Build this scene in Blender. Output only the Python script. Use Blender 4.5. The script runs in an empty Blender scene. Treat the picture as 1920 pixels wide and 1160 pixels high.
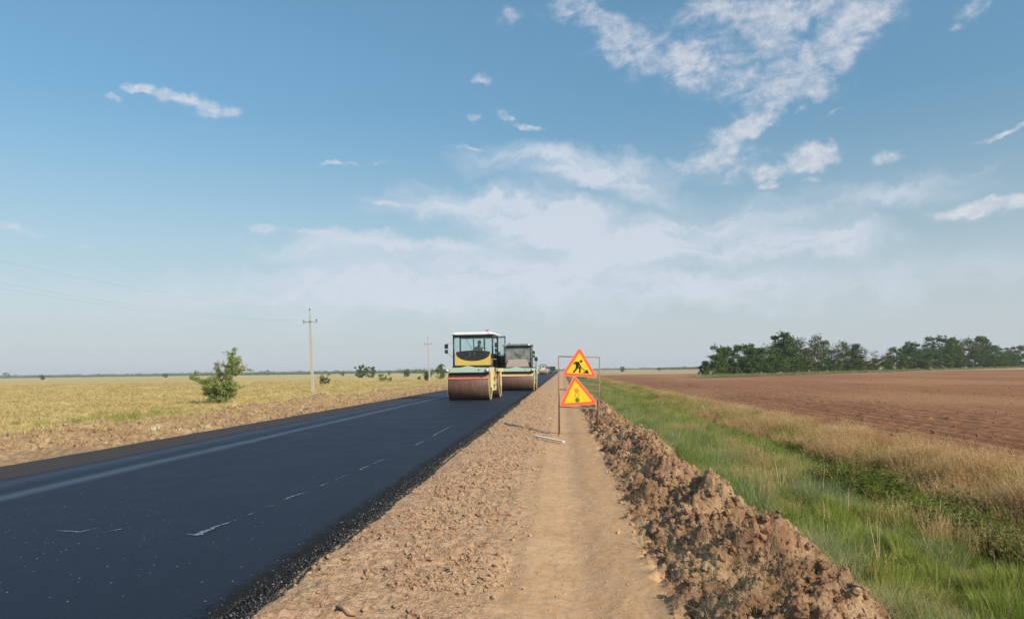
import bpy, bmesh, math, random
import numpy as np
from mathutils import Vector, Matrix, Euler
R = math.radians
scene = bpy.context.scene
col = scene.collection

# ------------------------------------------------------------ camera, sky, sun, exposure
F = 1423.0                      # focal length in photo pixels (photo 1920 x 1160)
CAMZ = 1.5
cam_d = bpy.data.cameras.new('camera')
cam = bpy.data.objects.new('camera', cam_d)
col.objects.link(cam)
cam_d.sensor_width = 36; cam_d.lens = F / 1920 * 36
cam_d.clip_start = 0.1; cam_d.clip_end = 20000
CR = (Matrix.Rotation(math.atan(92 / F), 3, 'Z') @ Matrix.Rotation(R(90) + math.atan(114 / F), 3, 'X')
      @ Matrix.Rotation(-0.0136, 3, 'Z'))
cam.matrix_world = Matrix.Translation((0, 0, CAMZ)) @ CR.to_4x4()
scene.camera = cam

def ray(px, py):
    return CR @ Vector(((px - 960) / F, -(py - 580) / F, -1))
def on_z(px, py, z=0.0):
    d = ray(px, py); t = (z - CAMZ) / d.z
    return Vector((0, 0, CAMZ)) + d * t
def at_y(px, py, y):
    d = ray(px, py); return Vector((0, 0, CAMZ)) + d * (y / d.y)

SUN_EL = R(35)
SUN_AZ = math.atan2(0.76, -0.65)          # clockwise from +Y
to_sun = Vector((math.sin(SUN_AZ) * math.cos(SUN_EL), math.cos(SUN_AZ) * math.cos(SUN_EL), math.sin(SUN_EL)))
sun_d = bpy.data.lights.new('sun', 'SUN'); sun_d.energy = 4.9; sun_d.angle = R(0.55); sun_d.color = (1, 0.90, 0.76)
sun = bpy.data.objects.new('sun', sun_d); col.objects.link(sun)
sun.rotation_euler = to_sun.to_track_quat('Z', 'Y').to_euler()
sun.location = (20, -20, 30)

scene.render.engine = 'CYCLES'
scene.view_settings.view_transform = 'Standard'
scene.view_settings.look = 'None'
scene.view_settings.gamma = 1
scene.view_settings.use_curve_mapping = False
scene.view_settings.exposure = 0.06

# ------------------------------------------------------------ node helper
class NT:
    def __init__(s, tree):
        s.t = tree; s.n = tree.nodes; s.l = tree.links; s.n.clear()
    def new(s, typ, **kw):
        nd = s.n.new(typ)
        for k, v in kw.items(): setattr(nd, k, v)
        return nd
    def put(s, sock, v):
        if v is None: return
        if isinstance(v, bpy.types.NodeSocket): s.l.new(v, sock)
        else:
            if hasattr(sock.default_value, '__len__') and not hasattr(v, '__len__'):
                v = [v] * len(sock.default_value)
            if hasattr(v, '__len__') and len(v) == 3 and len(sock.default_value) == 4: v = (*v, 1)
            sock.default_value = v
    def math(s, op, a, b=None, c=None, clamp=False):
        nd = s.new('ShaderNodeMath', operation=op, use_clamp=clamp)
        s.put(nd.inputs[0], a); s.put(nd.inputs[1], b); s.put(nd.inputs[2], c)
        return nd.outputs[0]
    def vmath(s, op, a, b=None, scale=None):
        nd = s.new('ShaderNodeVectorMath', operation=op)
        s.put(nd.inputs[0], a); s.put(nd.inputs[1], b)
        if scale is not None: s.put(nd.inputs['Scale'], scale)
        return nd.outputs['Value'] if op in ('LENGTH', 'DOT_PRODUCT', 'DISTANCE') else nd.outputs[0]
    def sep(s, v):
        nd = s.new('ShaderNodeSeparateXYZ'); s.put(nd.inputs[0], v); return nd.outputs
    def comb(s, x, y, z=0.0):
        nd = s.new('ShaderNodeCombineXYZ')
        for i, v in enumerate((x, y, z)): s.put(nd.inputs[i], v)
        return nd.outputs[0]
    def noise(s, vec, scale, detail=4, rough=0.55, dist=0.0, colour=False):
        nd = s.new('ShaderNodeTexNoise'); s.put(nd.inputs['Vector'], vec); s.put(nd.inputs['Scale'], scale)
        nd.inputs['Detail'].default_value = detail; nd.inputs['Roughness'].default_value = rough
        nd.inputs['Distortion'].default_value = dist
        return nd.outputs['Color' if colour else 'Fac']
    def voro(s, vec, scale, feature='F1', out='Distance', rnd=1.0):
        nd = s.new('ShaderNodeTexVoronoi', feature=feature); s.put(nd.inputs['Vector'], vec)
        s.put(nd.inputs['Scale'], scale); nd.inputs['Randomness'].default_value = rnd
        return nd.outputs[out]
    def mr(s, v, a, b, c=0.0, d=1.0, smooth=True):
        nd = s.new('ShaderNodeMapRange', interpolation_type='SMOOTHSTEP' if smooth else 'LINEAR')
        for i, q in enumerate((v, a, b, c, d)): s.put(nd.inputs[i], q)
        return nd.outputs[0]
    def mix(s, f, a, b, blend='MIX'):
        nd = s.new('ShaderNodeMix', data_type='RGBA', blend_type=blend, clamp_factor=True)
        s.put(nd.inputs['Factor'], f); s.put(nd.inputs[6], a); s.put(nd.inputs[7], b)
        return nd.outputs[2]
    def ramp(s, f, stops):
        nd = s.new('ShaderNodeValToRGB'); s.put(nd.inputs[0], f)
        e = nd.color_ramp.elements
        while len(e) < len(stops): e.new(0.5)
        for k, (p, c) in enumerate(stops): e[k].position = p; e[k].color = (*c, 1)
        return nd.outputs[0]
    def scalev(s, vec, v3):
        return s.vmath('MULTIPLY', vec, v3)
    def bump(s, h, strength, dist):
        nd = s.new('ShaderNodeBump'); s.put(nd.inputs['Strength'], strength); s.put(nd.inputs['Distance'], dist)
        s.put(nd.inputs['Height'], h); return nd.outputs[0]

def material(name, fn):
    m = bpy.data.materials.new(name); m.use_nodes = True
    t = NT(m.node_tree); out = t.new('ShaderNodeOutputMaterial')
    sh = fn(t); t.l.new(sh, out.inputs['Surface']); return m

def pbsdf(t, colr, rough=0.6, metal=0.0, normal=None, spec=None, **kw):
    b = t.new('ShaderNodeBsdfPrincipled')
    t.put(b.inputs['Base Color'], colr); t.put(b.inputs['Roughness'], rough); t.put(b.inputs['Metallic'], metal)
    if normal is not None: t.put(b.inputs['Normal'], normal)
    if spec is not None: t.put(b.inputs['Specular IOR Level'], spec)
    for k, v in kw.items(): t.put(b.inputs[k], v)
    return b.outputs[0]

# ------------------------------------------------------------ world
world = bpy.data.worlds.new('World'); scene.world = world; world.use_nodes = True
w = NT(world.node_tree)
sky = w.new('ShaderNodeTexSky'); sky.sky_type = 'NISHITA'; sky.sun_disc = False
sky.sun_elevation = SUN_EL; sky.sun_rotation = SUN_AZ; sky.altitude = 100
sky.air_density = 1.0; sky.dust_density = 1.2; sky.ozone_density = 1.6
dirv = w.new('ShaderNodeTexCoord').outputs['Generated']
dn = w.vmath('NORMALIZE', dirv)
dx, dy, dz = w.sep(dn)
az = w.math('ARCTAN2', dx, dy)
el = w.math('ARCSINE', dz)
ae = w.comb(az, el, 0.0)
def dir_ae(px, py):
    d = ray(px, py).normalized(); return math.atan2(d.x, d.y), math.asin(d.z)
# warp the mask coordinates so that cloud edges are ragged
wn = w.noise(ae, 9.0, 5, 0.6, colour=True)
warp = w.vmath('SCALE', w.vmath('SUBTRACT', wn, (0.5, 0.5, 0.5)), None, scale=0.10)
wn2 = w.noise(ae, 45.0, 4, 0.6, colour=True)
warp2 = w.vmath('SCALE', w.vmath('SUBTRACT', wn2, (0.5, 0.5, 0.5)), None, scale=0.022)
aew = w.vmath('ADD', w.vmath('ADD', ae, warp), warp2)
aew_s = w.vmath('ADD', w.vmath('ADD', ae, w.vmath('SCALE', warp, None, scale=0.25)), warp2)
def blob(px, py, rx, ry, ang=0.0, strength=1.0, small=False):
    a, e = dir_ae(px, py)
    m = w.new('ShaderNodeMapping', vector_type='TEXTURE')
    w.put(m.inputs['Vector'], aew_s if small else aew)
    m.inputs['Location'].default_value = (a, e, 0)
    m.inputs['Rotation'].default_value = (0, 0, R(ang))
    m.inputs['Scale'].default_value = (rx / F, ry / F, 1)
    ln = w.vmath('LENGTH', m.outputs[0])
    return w.mr(ln, 1.25, 0.1, 0.0, strength)
def sumup(L):
    r = L[0]
    for q in L[1:]: r = w.math('ADD', r, q)
    return r
puffy = sumup([blob(*a) for a in [
    (1065, 22, 85, 42, -10, .8), (1125, 55, 40, 40, -50, .5), (1190, 95, 115, 55, -5, .85), (1300, 110, 60, 45, -35, .7),
    (1450, 60, 190, 80, 8, .62), (1555, 105, 140, 55, 25, .8), (1420, 165, 130, 50, -6, .62), (1640, 30, 60, 60, 0, .45),
    (1330, 10, 120, 40, 0, .6), (1480, 0, 150, 26, 0, .6),
    (1350, 265, 120, 32, 20, .8), (1400, 245, 80, 22, 22, .6), (1375, 305, 80, 30, 0, .55), (1815, 20, 55, 22, 35, .8),
]] + [blob(*a, True) for a in [
    (260, 163, 34, 11, 0, 1.0), (215, 180, 20, 9, 0, .7), (330, 180, 55, 15, -8, .8), (385, 190, 55, 15, -8, .85), (415, 212, 60, 13, 8, .75),
    (900, 146, 26, 13, 0, .9), (945, 210, 24, 12, -40, .8), (990, 238, 40, 9, -12, .7), (890, 218, 20, 9, 0, .6),
    (1520, 302, 60, 30, 0, 1.25), (1545, 290, 30, 26, 0, .8), (1438, 322, 28, 20, 0, 1.1), (1443, 349, 26, 9, 0, .9), (1521, 342, 20, 8, 0, .6),
    (1663, 298, 30, 15, 10, 1.0), (1562, 212, 28, 7, 22, .7), (1860, 385, 110, 19, 3, 1.2), (1800, 395, 50, 10, 0, .6),
    (1885, 246, 60, 7, 14, .7), (955, 32, 30, 26, 0, .55), (1500, 210, 20, 6, 30, .5),
    (635, 303, 52, 6, 0, .75), (720, 303, 40, 5, 0, .5), (880, 277, 60, 7, -6, .6), (480, 425, 45, 12, -8, .7), (40, 428, 90, 11, -4, .7),
    (150, 460, 30, 5, 0, .4), (440, 536, 60, 6, 0, .5), (605, 440, 120, 10, -7, .7), (720, 378, 60, 8, -10, .7)]])
veil = sumup([blob(*a) for a in [
    (1080, 310, 230, 42, -6, .8), (1180, 350, 130, 26, -16, .5), (930, 385, 250, 42, -3, .75), (1020, 430, 220, 60, -6, .9), (740, 462, 200, 17, -6, .6),
    (1330, 430, 260, 62, 0, .65), (1590, 455, 80, 42, 0, .75), (1170, 480, 220, 45, 8, .7), (900, 520, 480, 60, 0, .75),
    (1400, 535, 170, 32, 0, .7), (620, 470, 170, 22, -5, .5), (1500, 470, 160, 30, 0, .6), (1100, 560, 560, 40, 0, .5), (1690, 365, 150, 32, 8, .35), (1750, 330, 120, 16, 20, .3), (300, 560, 520, 45, 0, .35), (1750, 520, 300, 50, 4, .35), (650, 540, 300, 40, 0, .45)]])
# cloud texture, laid out on the direction sphere; the whole sky keeps a little of it
pn = w.noise(w.scalev(ae, (1.0, 1.6, 1)), 26.0, 7, 0.60, 0.5)
pn2 = w.noise(w.scalev(ae, (1.0, 1.5, 1)), 70.0, 5, 0.6)
generic = w.mr(w.noise(w.scalev(dn, (1, 1, 2.2)), 2.6, 3, 0.5), 0.60, 0.78, 0.0, 0.6)
outside = w.mr(w.math('ABSOLUTE', w.math('ADD', az, R(3.7))), 0.62, 0.85)
generic = w.math('MULTIPLY', generic, w.math('MAXIMUM', outside, w.mr(el, 0.52, 0.75)))
pm = w.math('ADD', puffy, generic)
dens = w.math('ADD', w.math('MULTIPLY', pm, 1.05), w.math('MULTIPLY', w.math('SUBTRACT', pn, 0.5), 3.3))
dens = w.math('ADD', dens, w.math('MULTIPLY', w.math('SUBTRACT', pn2, 0.5), 0.8))
dens = w.math('MULTIPLY', w.mr(dens, -0.15, 1.6), w.mr(pm, 0.0, 0.7))
vn = w.noise(w.scalev(aew, (1.0, 4.2, 1)), 9.0, 6, 0.6, 0.5)
vd = w.math('MULTIPLY', veil, w.mr(vn, 0.28, 0.70, 0.5, 1.9))
vd = w.mr(vd, 0.02, 1.15, 0.0, 0.85, smooth=False)
hs = w.new('ShaderNodeHueSaturation'); hs.inputs['Saturation'].default_value = 1.02
w.put(hs.inputs['Color'], sky.outputs[0])
base = w.mix(1.0, hs.outputs[0], (1.18, 1.56, 1.48), 'MULTIPLY')
# aerial haze towards the horizon
hz = w.mr(el, -0.05, 0.35, 0.93, 0.0, smooth=True)
SKYK = 0.10
def sc(r, g, b): return (r / SKYK, g / SKYK, b / SKYK)
base = w.vmath('SCALE', base, None, scale=w.mr(el, 0.10, 0.50, 0.72, 1.0))
base = w.mix(hz, base, sc(0.56, 0.60, 0.655))
c1 = w.mix(vd, base, sc(0.63, 0.685, 0.77))
puffc = w.mix(w.mr(pn2, 0.3, 0.7), sc(0.62, 0.63, 0.71), sc(0.80, 0.79, 0.82))
c2 = w.mix(w.math('MULTIPLY', dens, 0.68), c1, puffc)
bg = w.new('ShaderNodeBackground'); w.put(bg.inputs[0], c2); bg.inputs[1].default_value = SKYK
wo = w.new('ShaderNodeOutputWorld'); w.l.new(bg.outputs[0], wo.inputs[0])

# ------------------------------------------------------------ object helpers
def tag(o, label=None, cat=None, group=None, kind=None):
    if label: o['label'] = label
    if cat: o['category'] = cat
    if group: o['group'] = group
    if kind: o['kind'] = kind
    return o
def empty(name, loc=(0, 0, 0), rz=0.0):
    o = bpy.data.objects.new(name, None); col.objects.link(o); o.location = loc
    o.rotation_euler = (0, 0, rz); o.empty_display_size = 0.2; return o
def link_mesh(name, me, mat=None, parent=None):
    o = bpy.data.objects.new(name, me); col.objects.link(o)
    if mat is not None and not me.materials: me.materials.append(mat)
    if parent is not None: o.parent = parent
    return o
CH = {}
def copy_tree(o, parent=None):
    c = o.copy(); col.objects.link(c)
    if parent is not None: c.parent = parent; c.matrix_parent_inverse = o.matrix_parent_inverse
    for ch in [q for q in bpy.data.objects if q.parent == o]: copy_tree(ch, c)
    return c
def np_mesh(name, V, Q, smooth=False):
    """mesh from numpy vertices and quad (n,4) or triangle (n,3) faces"""
    me = bpy.data.meshes.new(name)
    V = np.ascontiguousarray(V, dtype=np.float32); Q = np.ascontiguousarray(Q, dtype=np.int32)
    me.vertices.add(len(V)); me.vertices.foreach_set('co', V.ravel())
    k = Q.shape[1]
    me.loops.add(Q.size); me.loops.foreach_set('vertex_index', Q.ravel())
    me.polygons.add(len(Q)); me.polygons.foreach_set('loop_start', np.arange(0, Q.size, k, dtype=np.int32))
    try: me.polygons.foreach_set('loop_total', np.full(len(Q), k, dtype=np.int32))
    except Exception: pass
    me.update(calc_edges=True)
    me.polygons.foreach_set('use_smooth', np.full(len(Q), smooth, dtype=bool))
    me.validate(); return me

class MB:
    """collects shapes and links them as one mesh object"""
    def __init__(s): s.v = []; s.f = []; s.sm = []
    def add(s, vs, fs, smooth=False, M=None):
        n = len(s.v)
        s.v += [tuple(M @ Vector(q)) if M is not None else tuple(q) for q in vs]
        s.f += [[i + n for i in f] for f in fs]; s.sm += [smooth] * len(fs); return s
    def box(s, c, d, M=None, taper=0.0):
        x, y, z = d[0] / 2, d[1] / 2, d[2] / 2; t = 1 - taper
        vs = [(c[0] + sx * x * (t if sz > 0 else 1), c[1] + sy * y * (t if sz > 0 else 1), c[2] + sz * z) for sz in (-1, 1) for sy in (-1, 1) for sx in (-1, 1)]
        return s.add(vs, [(0, 2, 3, 1), (4, 5, 7, 6), (0, 1, 5, 4), (2, 6, 7, 3), (0, 4, 6, 2), (1, 3, 7, 5)], False, M)
    def prism(s, poly, y0, y1, M=None, axis='y'):
        """polygon of (a, b) extruded along axis: y -> (a, y, b), x -> (x, a, b), z -> (a, b, z)"""
        n = len(poly)
        mk = {'y': lambda p, t: (p[0], t, p[1]), 'x': lambda p, t: (t, p[0], p[1]), 'z': lambda p, t: (p[0], p[1], t)}[axis]
        vs = [mk(p, y0) for p in poly] + [mk(p, y1) for p in poly]
        fs = [list(range(n))[::-1], list(range(n, 2 * n))] + [(i, (i + 1) % n, n + (i + 1) % n, n + i) for i in range(n)]
        return s.add(vs, fs, False, M)
    def tube(s, pts, rad, seg=8, caps=True):
        pts = [Vector(p) for p in pts]; rad = [rad] * len(pts) if not hasattr(rad, '__len__') else rad
        vs = []; fs = []
        for i, p in enumerate(pts):
            d = (pts[min(i + 1, len(pts) - 1)] - pts[max(i - 1, 0)]).normalized()
            u = d.cross(Vector((0.13, 0.21, 0.97)) if abs(d.z) < .9 else Vector((0.99, 0.1, 0.0))).normalized(); v = d.cross(u)
            for k in range(seg):
                a = 2 * math.pi * k / seg; vs.append(p + (u * math.cos(a) + v * math.sin(a)) * rad[i])
        for i in range(len(pts) - 1):
            for k in range(seg):
                k2 = (k + 1) % seg; fs.append((i * seg + k, i * seg + k2, (i + 1) * seg + k2, (i + 1) * seg + k))
        s.add(vs, fs, True)
        if caps:
            n = len(s.v) - len(vs)
            s.f += [[n + k for k in range(seg)][::-1], [n + (len(pts) - 1) * seg + k for k in range(seg)]]; s.sm += [False, False]
        return s
    def lathe(s, prof, seg=24, axis='z', c=(0, 0, 0), smooth=True):
        vs = []; fs = []; n = len(prof)
        for k in range(seg):
            a = 2 * math.pi * k / seg; ca, sa = math.cos(a), math.sin(a)
            for r, h in prof:
                p = {'z': (r * ca, r * sa, h), 'x': (h, r * ca, r * sa), 'y': (r * sa, h, r * ca)}[axis]
                vs.append((p[0] + c[0], p[1] + c[1], p[2] + c[2]))
        for k in range(seg):
            k2 = (k + 1) % seg
            for i in range(n - 1): fs.append((k * n + i, k2 * n + i, k2 * n + i + 1, k * n + i + 1))
        s.add(vs, fs, smooth)
        m = len(s.v) - len(vs)
        if prof[0][0] > 1e-6: s.f.append([m + k * n for k in range(seg)][::-1]); s.sm.append(False)
        if prof[-1][0] > 1e-6: s.f.append([m + k * n + n - 1 for k in range(seg)]); s.sm.append(False)
        return s
    def mesh(s, name):
        me = bpy.data.meshes.new(name); me.from_pydata(s.v, [], s.f)
        me.polygons.foreach_set('use_smooth', s.sm); me.update()
        b = bmesh.new(); b.from_mesh(me); bmesh.ops.recalc_face_normals(b, faces=b.faces); b.to_mesh(me); b.free()
        return me
    def build(s, name, mat, parent=None, bevel=0.0):
        o = link_mesh(name, s.mesh(name), mat, parent)
        if bevel:
            m = o.modifiers.new('bevel', 'BEVEL'); m.width = bevel; m.segments = 2; m.limit_method = 'ANGLE'; m.angle_limit = R(40)
        return o

# ------------------------------------------------------------ numpy noise
def _h(ix, iy, seed):
    n = (ix.astype(np.int64) * 374761393 + iy.astype(np.int64) * 668265263 + seed * 974634777) & 0xffffffff
    n = ((n ^ (n >> 13)) * 1274126177) & 0xffffffff
    n = ((n ^ (n >> 16)) * 2246822519) & 0xffffffff
    return ((n ^ (n >> 15)) & 0xffffff) / float(0x1000000)
def vnoise(x, y, seed=0):
    ix = np.floor(x); iy = np.floor(y); fx = x - ix; fy = y - iy
    u = fx * fx * fx * (fx * (fx * 6 - 15) + 10); v = fy * fy * fy * (fy * (fy * 6 - 15) + 10)
    def g(a, b):
        t = _h(ix + a, iy + b, seed) * 2 * np.pi
        return np.cos(t) * (fx - a) + np.sin(t) * (fy - b)
    return ((g(0, 0) * (1 - u) + g(1, 0) * u) * (1 - v) + (g(0, 1) * (1 - u) + g(1, 1) * u) * v) * 1.4
def fbm(x, y, oct=4, seed=0, gain=0.5):
    r = 0; a = 1.0; f = 1.0
    for o in range(oct):
        r = r + a * vnoise(x * f + 17.3 * o, y * f - 9.1 * o, seed + o * 7); a *= gain; f *= 2.03
    return r
def cells(x, y, seed=0):
    """distance to the nearest cell point and that cell's random number"""
    ix = np.floor(x); iy = np.floor(y); best = np.full(x.shape, 9.0); rid = np.zeros(x.shape)
    for a in (-1, 0, 1):
        for b in (-1, 0, 1):
            cx = ix + a; cy = iy + b
            px = cx + _h(cx, cy, seed); py = cy + _h(cx, cy, seed + 5)
            d = np.hypot(px - x, py - y); m = d < best
            best = np.where(m, d, best); rid = np.where(m, _h(cx, cy, seed + 11), rid)
    return best, rid
def lumps(x, y, size, seed):
    """rounded clods of the given size, 0..1 high"""
    wx = x + 0.35 * size * vnoise(x / size * 1.7, y / size * 1.7, seed + 3); wy = y + 0.35 * size * vnoise(x / size * 1.7 + 9, y / size * 1.7, seed + 4)
    d, r = cells(wx / size, wy / size, seed)
    return np.clip(1 - (d / (0.35 + 0.4 * r)) ** 2, 0, 1) ** 0.6 * (0.25 + 0.75 * r)
def sstep(a, b, x):
    t = np.clip((x - a) / (b - a), 0, 1); return t * t * (3 - 2 * t)

PX = [-6000, -16, -13.4, -12.2, -11.0, -9.6, -8.6, -8.2, -8.0, -1.95, -1.84, -1.55, -1.2, -0.75, -0.42, 0.0, 0.6, 2.05, 2.4, 3.4, 4.1, 4.6, 5.1, 5.8, 6.8, 6000]
PZ = [-.3, -.3, -.16, .04, 0.02, 0.07, .15, .16, .10, .10, .165, .175, .13, .06, 0.0, -0.015, 0.0, -.06, -.16, -.22, -.34, -.50, -.46, -.22, -.10, -.10]
def berm_shape(x, y):
    lft = 0.60 + 0.12 * vnoise(y * 0.55, y * 0 + 2.2, 21) + 0.11 * vnoise(y * 2.2, y * 0 + 5.2, 22)
    rgt = 1.92 + 0.22 * vnoise(y * 0.45, y * 0 + 8.2, 23) + 0.32 * vnoise(y * 1.5, y * 0 + 3.3, 24)
    rgt = rgt + 0.40 * np.exp(-((y - 7.9) / 0.30) ** 2) + 0.15 * np.exp(-((y - 5.4) / 0.35) ** 2)
    t = (x - lft) / (rgt - lft)
    prof = sstep(-0.04, 0.50, t) * (1 - sstep(0.55, 1.0, t))
    hgt = 0.24 + 0.15 * vnoise(y * 0.9, x * .7 + 1.1, 25) + 0.14 * vnoise(y * 2.4, x * 1.6, 26)
    hgt = hgt * (1 - 0.35 * sstep(15, 45, y))
    # heaped and slumped places that throw the big shadows
    for mx, my, sx, sy, a in ((1.62, 4.75, .32, .45, .26), (1.05, 5.15, .22, .40, -.16), (1.55, 5.75, .28, .30, .12), (1.66, 7.7, .30, .38, .20), (1.12, 8.3, .22, .45, -.14), (1.45, 10.3, .30, .5, .16),
                              (.95, 11.0, .2, .5, -.10), (1.5, 13.4, .3, .6, .14), (1.0, 14.4, .2, .7, -.10), (1.75, 6.65, .2, .25, -.10), (1.5, 3.9, .3, .3, .15)):
        hgt = hgt + a * np.exp(-((x - mx) / sx) ** 2 - ((y - my) / sy) ** 2)
    return prof, np.clip(hgt, 0.07, 0.68)
def height(x, y):
    z = np.interp(x, PX, PZ)
    near = 1 / (1 + (y / 120.0) ** 2)
    z = z + 0.02 * vnoise(x * 0.8, y * 0.5, 1) * (1 - sstep(-2.2, -1.9, x) * (1 - sstep(-1.9, -1.8, x)))
    # right berm of dug earth
    m, hb = berm_shape(x, y)
    near_b = (x > 0.3) & (x < 3.2)
    zz = m * hb + sstep(0, 0.25, m) * (0.075 * lumps(x, y, 0.34, 31) * sstep(-.2, .4, vnoise(x * 1.3, y * 1.3, 35)) + 0.042 * lumps(x, y, 0.11, 32) + 0.026 * lumps(x, y, 0.055, 33) + 0.12 * fbm(x * 3.4, y * 3.4, 6, 34, .62) - 0.05)
    z = z + np.where(near_b, zz, 0)
    # left-hand shoulder of the path: small clods
    s = sstep(-1.82, -1.6, x) * (1 - sstep(-0.62, -0.28, x + 0.12 * vnoise(y * 1.3, x * 2, 41)))
    z = z + s * ((0.030 * lumps(x, y, 0.12, 42) + 0.020 * lumps(x, y, 0.055, 43)) * sstep(-.1, .5, vnoise(x * 1.5, y * 0.9, 46) + .5 * np.exp(-((x + 1.02) / .38) ** 2)) + 0.014 * lumps(x, y, 0.042, 45) + 0.017 * fbm(x * 8, y * 8, 5, 44, .62) - .006)
    # path: packed, with a faint wheel rut
    p = sstep(-0.7, -0.35, x) * (1 - sstep(0.5, 0.75, x))
    z = z + p * (0.006 * fbm(x * 5, y * 3, 5, 51, .6) + 0.004 * lumps(x, y, .05, 54) + 0.003 * fbm(x * 26, y * 22, 2, 53) - 0.026 * np.exp(-((x - 0.12 - .05 * vnoise(y * .4, y * 0, 52)) / 0.17) ** 2) + 0.012 * np.exp(-((x + 0.30) / 0.10) ** 2))
    # far shoulder beyond the road
    q = sstep(-14.0, -12.6, x) * (1 - sstep(-8.9, -8.35, x))
    ridge = np.exp(-((x + 11.9 + 0.6 * vnoise(y * .3, y * 0, 61)) / 0.85) ** 2) * (0.16 + 0.22 * vnoise(y * 0.45, x * 0.3, 62))
    z = z + q * (ridge + 0.15 * lumps(x, y, 0.55, 63) * sstep(-.1, .5, vnoise(x * .5, y * .5, 65)) + 0.07 * lumps(x, y, 0.22, 64) + .03 * fbm(x * 4, y * 4, 3, 66))
    # verge and ditch
    v = sstep(2.1, 2.6, x) * (1 - sstep(6.6, 7.2, x)); z = z + v * 0.05 * fbm(x * 2.2, y * 1.6, 4, 71)
    # ploughed field: furrows along the road, and clods
    f = sstep(6.9, 8.0, x)
    z = z + f * near * (0.035 * np.sin(x * 2 * np.pi / 0.62 + 0.8 * vnoise(y * .07, x * .2, 81)) * (1 - sstep(10, 18, x)) + 0.028 * lumps(x, y, 0.22, 82) * (x < 30) + 0.03 * fbm(x * 2, y * 2, 3, 83))
    # slow swell of the open fields, far off
    far = sstep(40, 500, np.abs(y)) * (1 - sstep(-40, -15, x) * (1 - sstep(10, 40, x)))
    z = z + far * 0.25 * vnoise(x * 0.004, y * 0.004, 91)
    return z

rows = list(np.linspace(-40, 2.6, 18))
yv = 2.65
while yv < 60: rows.append(yv); yv *= 1.0042
while yv < 300: rows.append(yv); yv *= 1.011
while yv < 5500: rows.append(yv); yv *= 1.07
rows = np.array(rows)
def geo(a, b, first, r):
    L = [a]; st = first; sgn = 1 if b > a else -1
    while abs(L[-1] - a) < abs(b - a): L.append(L[-1] + sgn * st); st *= r
    return L[:-1] + [b]
ZONES = {
    'left_field': sorted(geo(-14.0, -5500, 0.12, 1.05)),
    'left_shoulder': list(np.arange(-14.0, -8.0, 0.055)) + [-8.0],
    'road_bed': [-8.0, -6.5, -5, -3.5, -1.95],
    'right_shoulder': list(np.arange(-1.95, -0.45, 0.017)) + [-0.45],
    'path': list(np.arange(-0.45, 0.62, 0.022)) + [0.62],
    'earth_berm': list(np.arange(0.62, 2.45, 0.017)) + [2.45],
    'verge': list(np.arange(2.45, 7.0, 0.07)) + [7.0],
    'ploughed_field': list(np.arange(7.0, 13.0, 0.06)) + geo(13.0, 5500, 0.07, 1.045),
}

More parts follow.
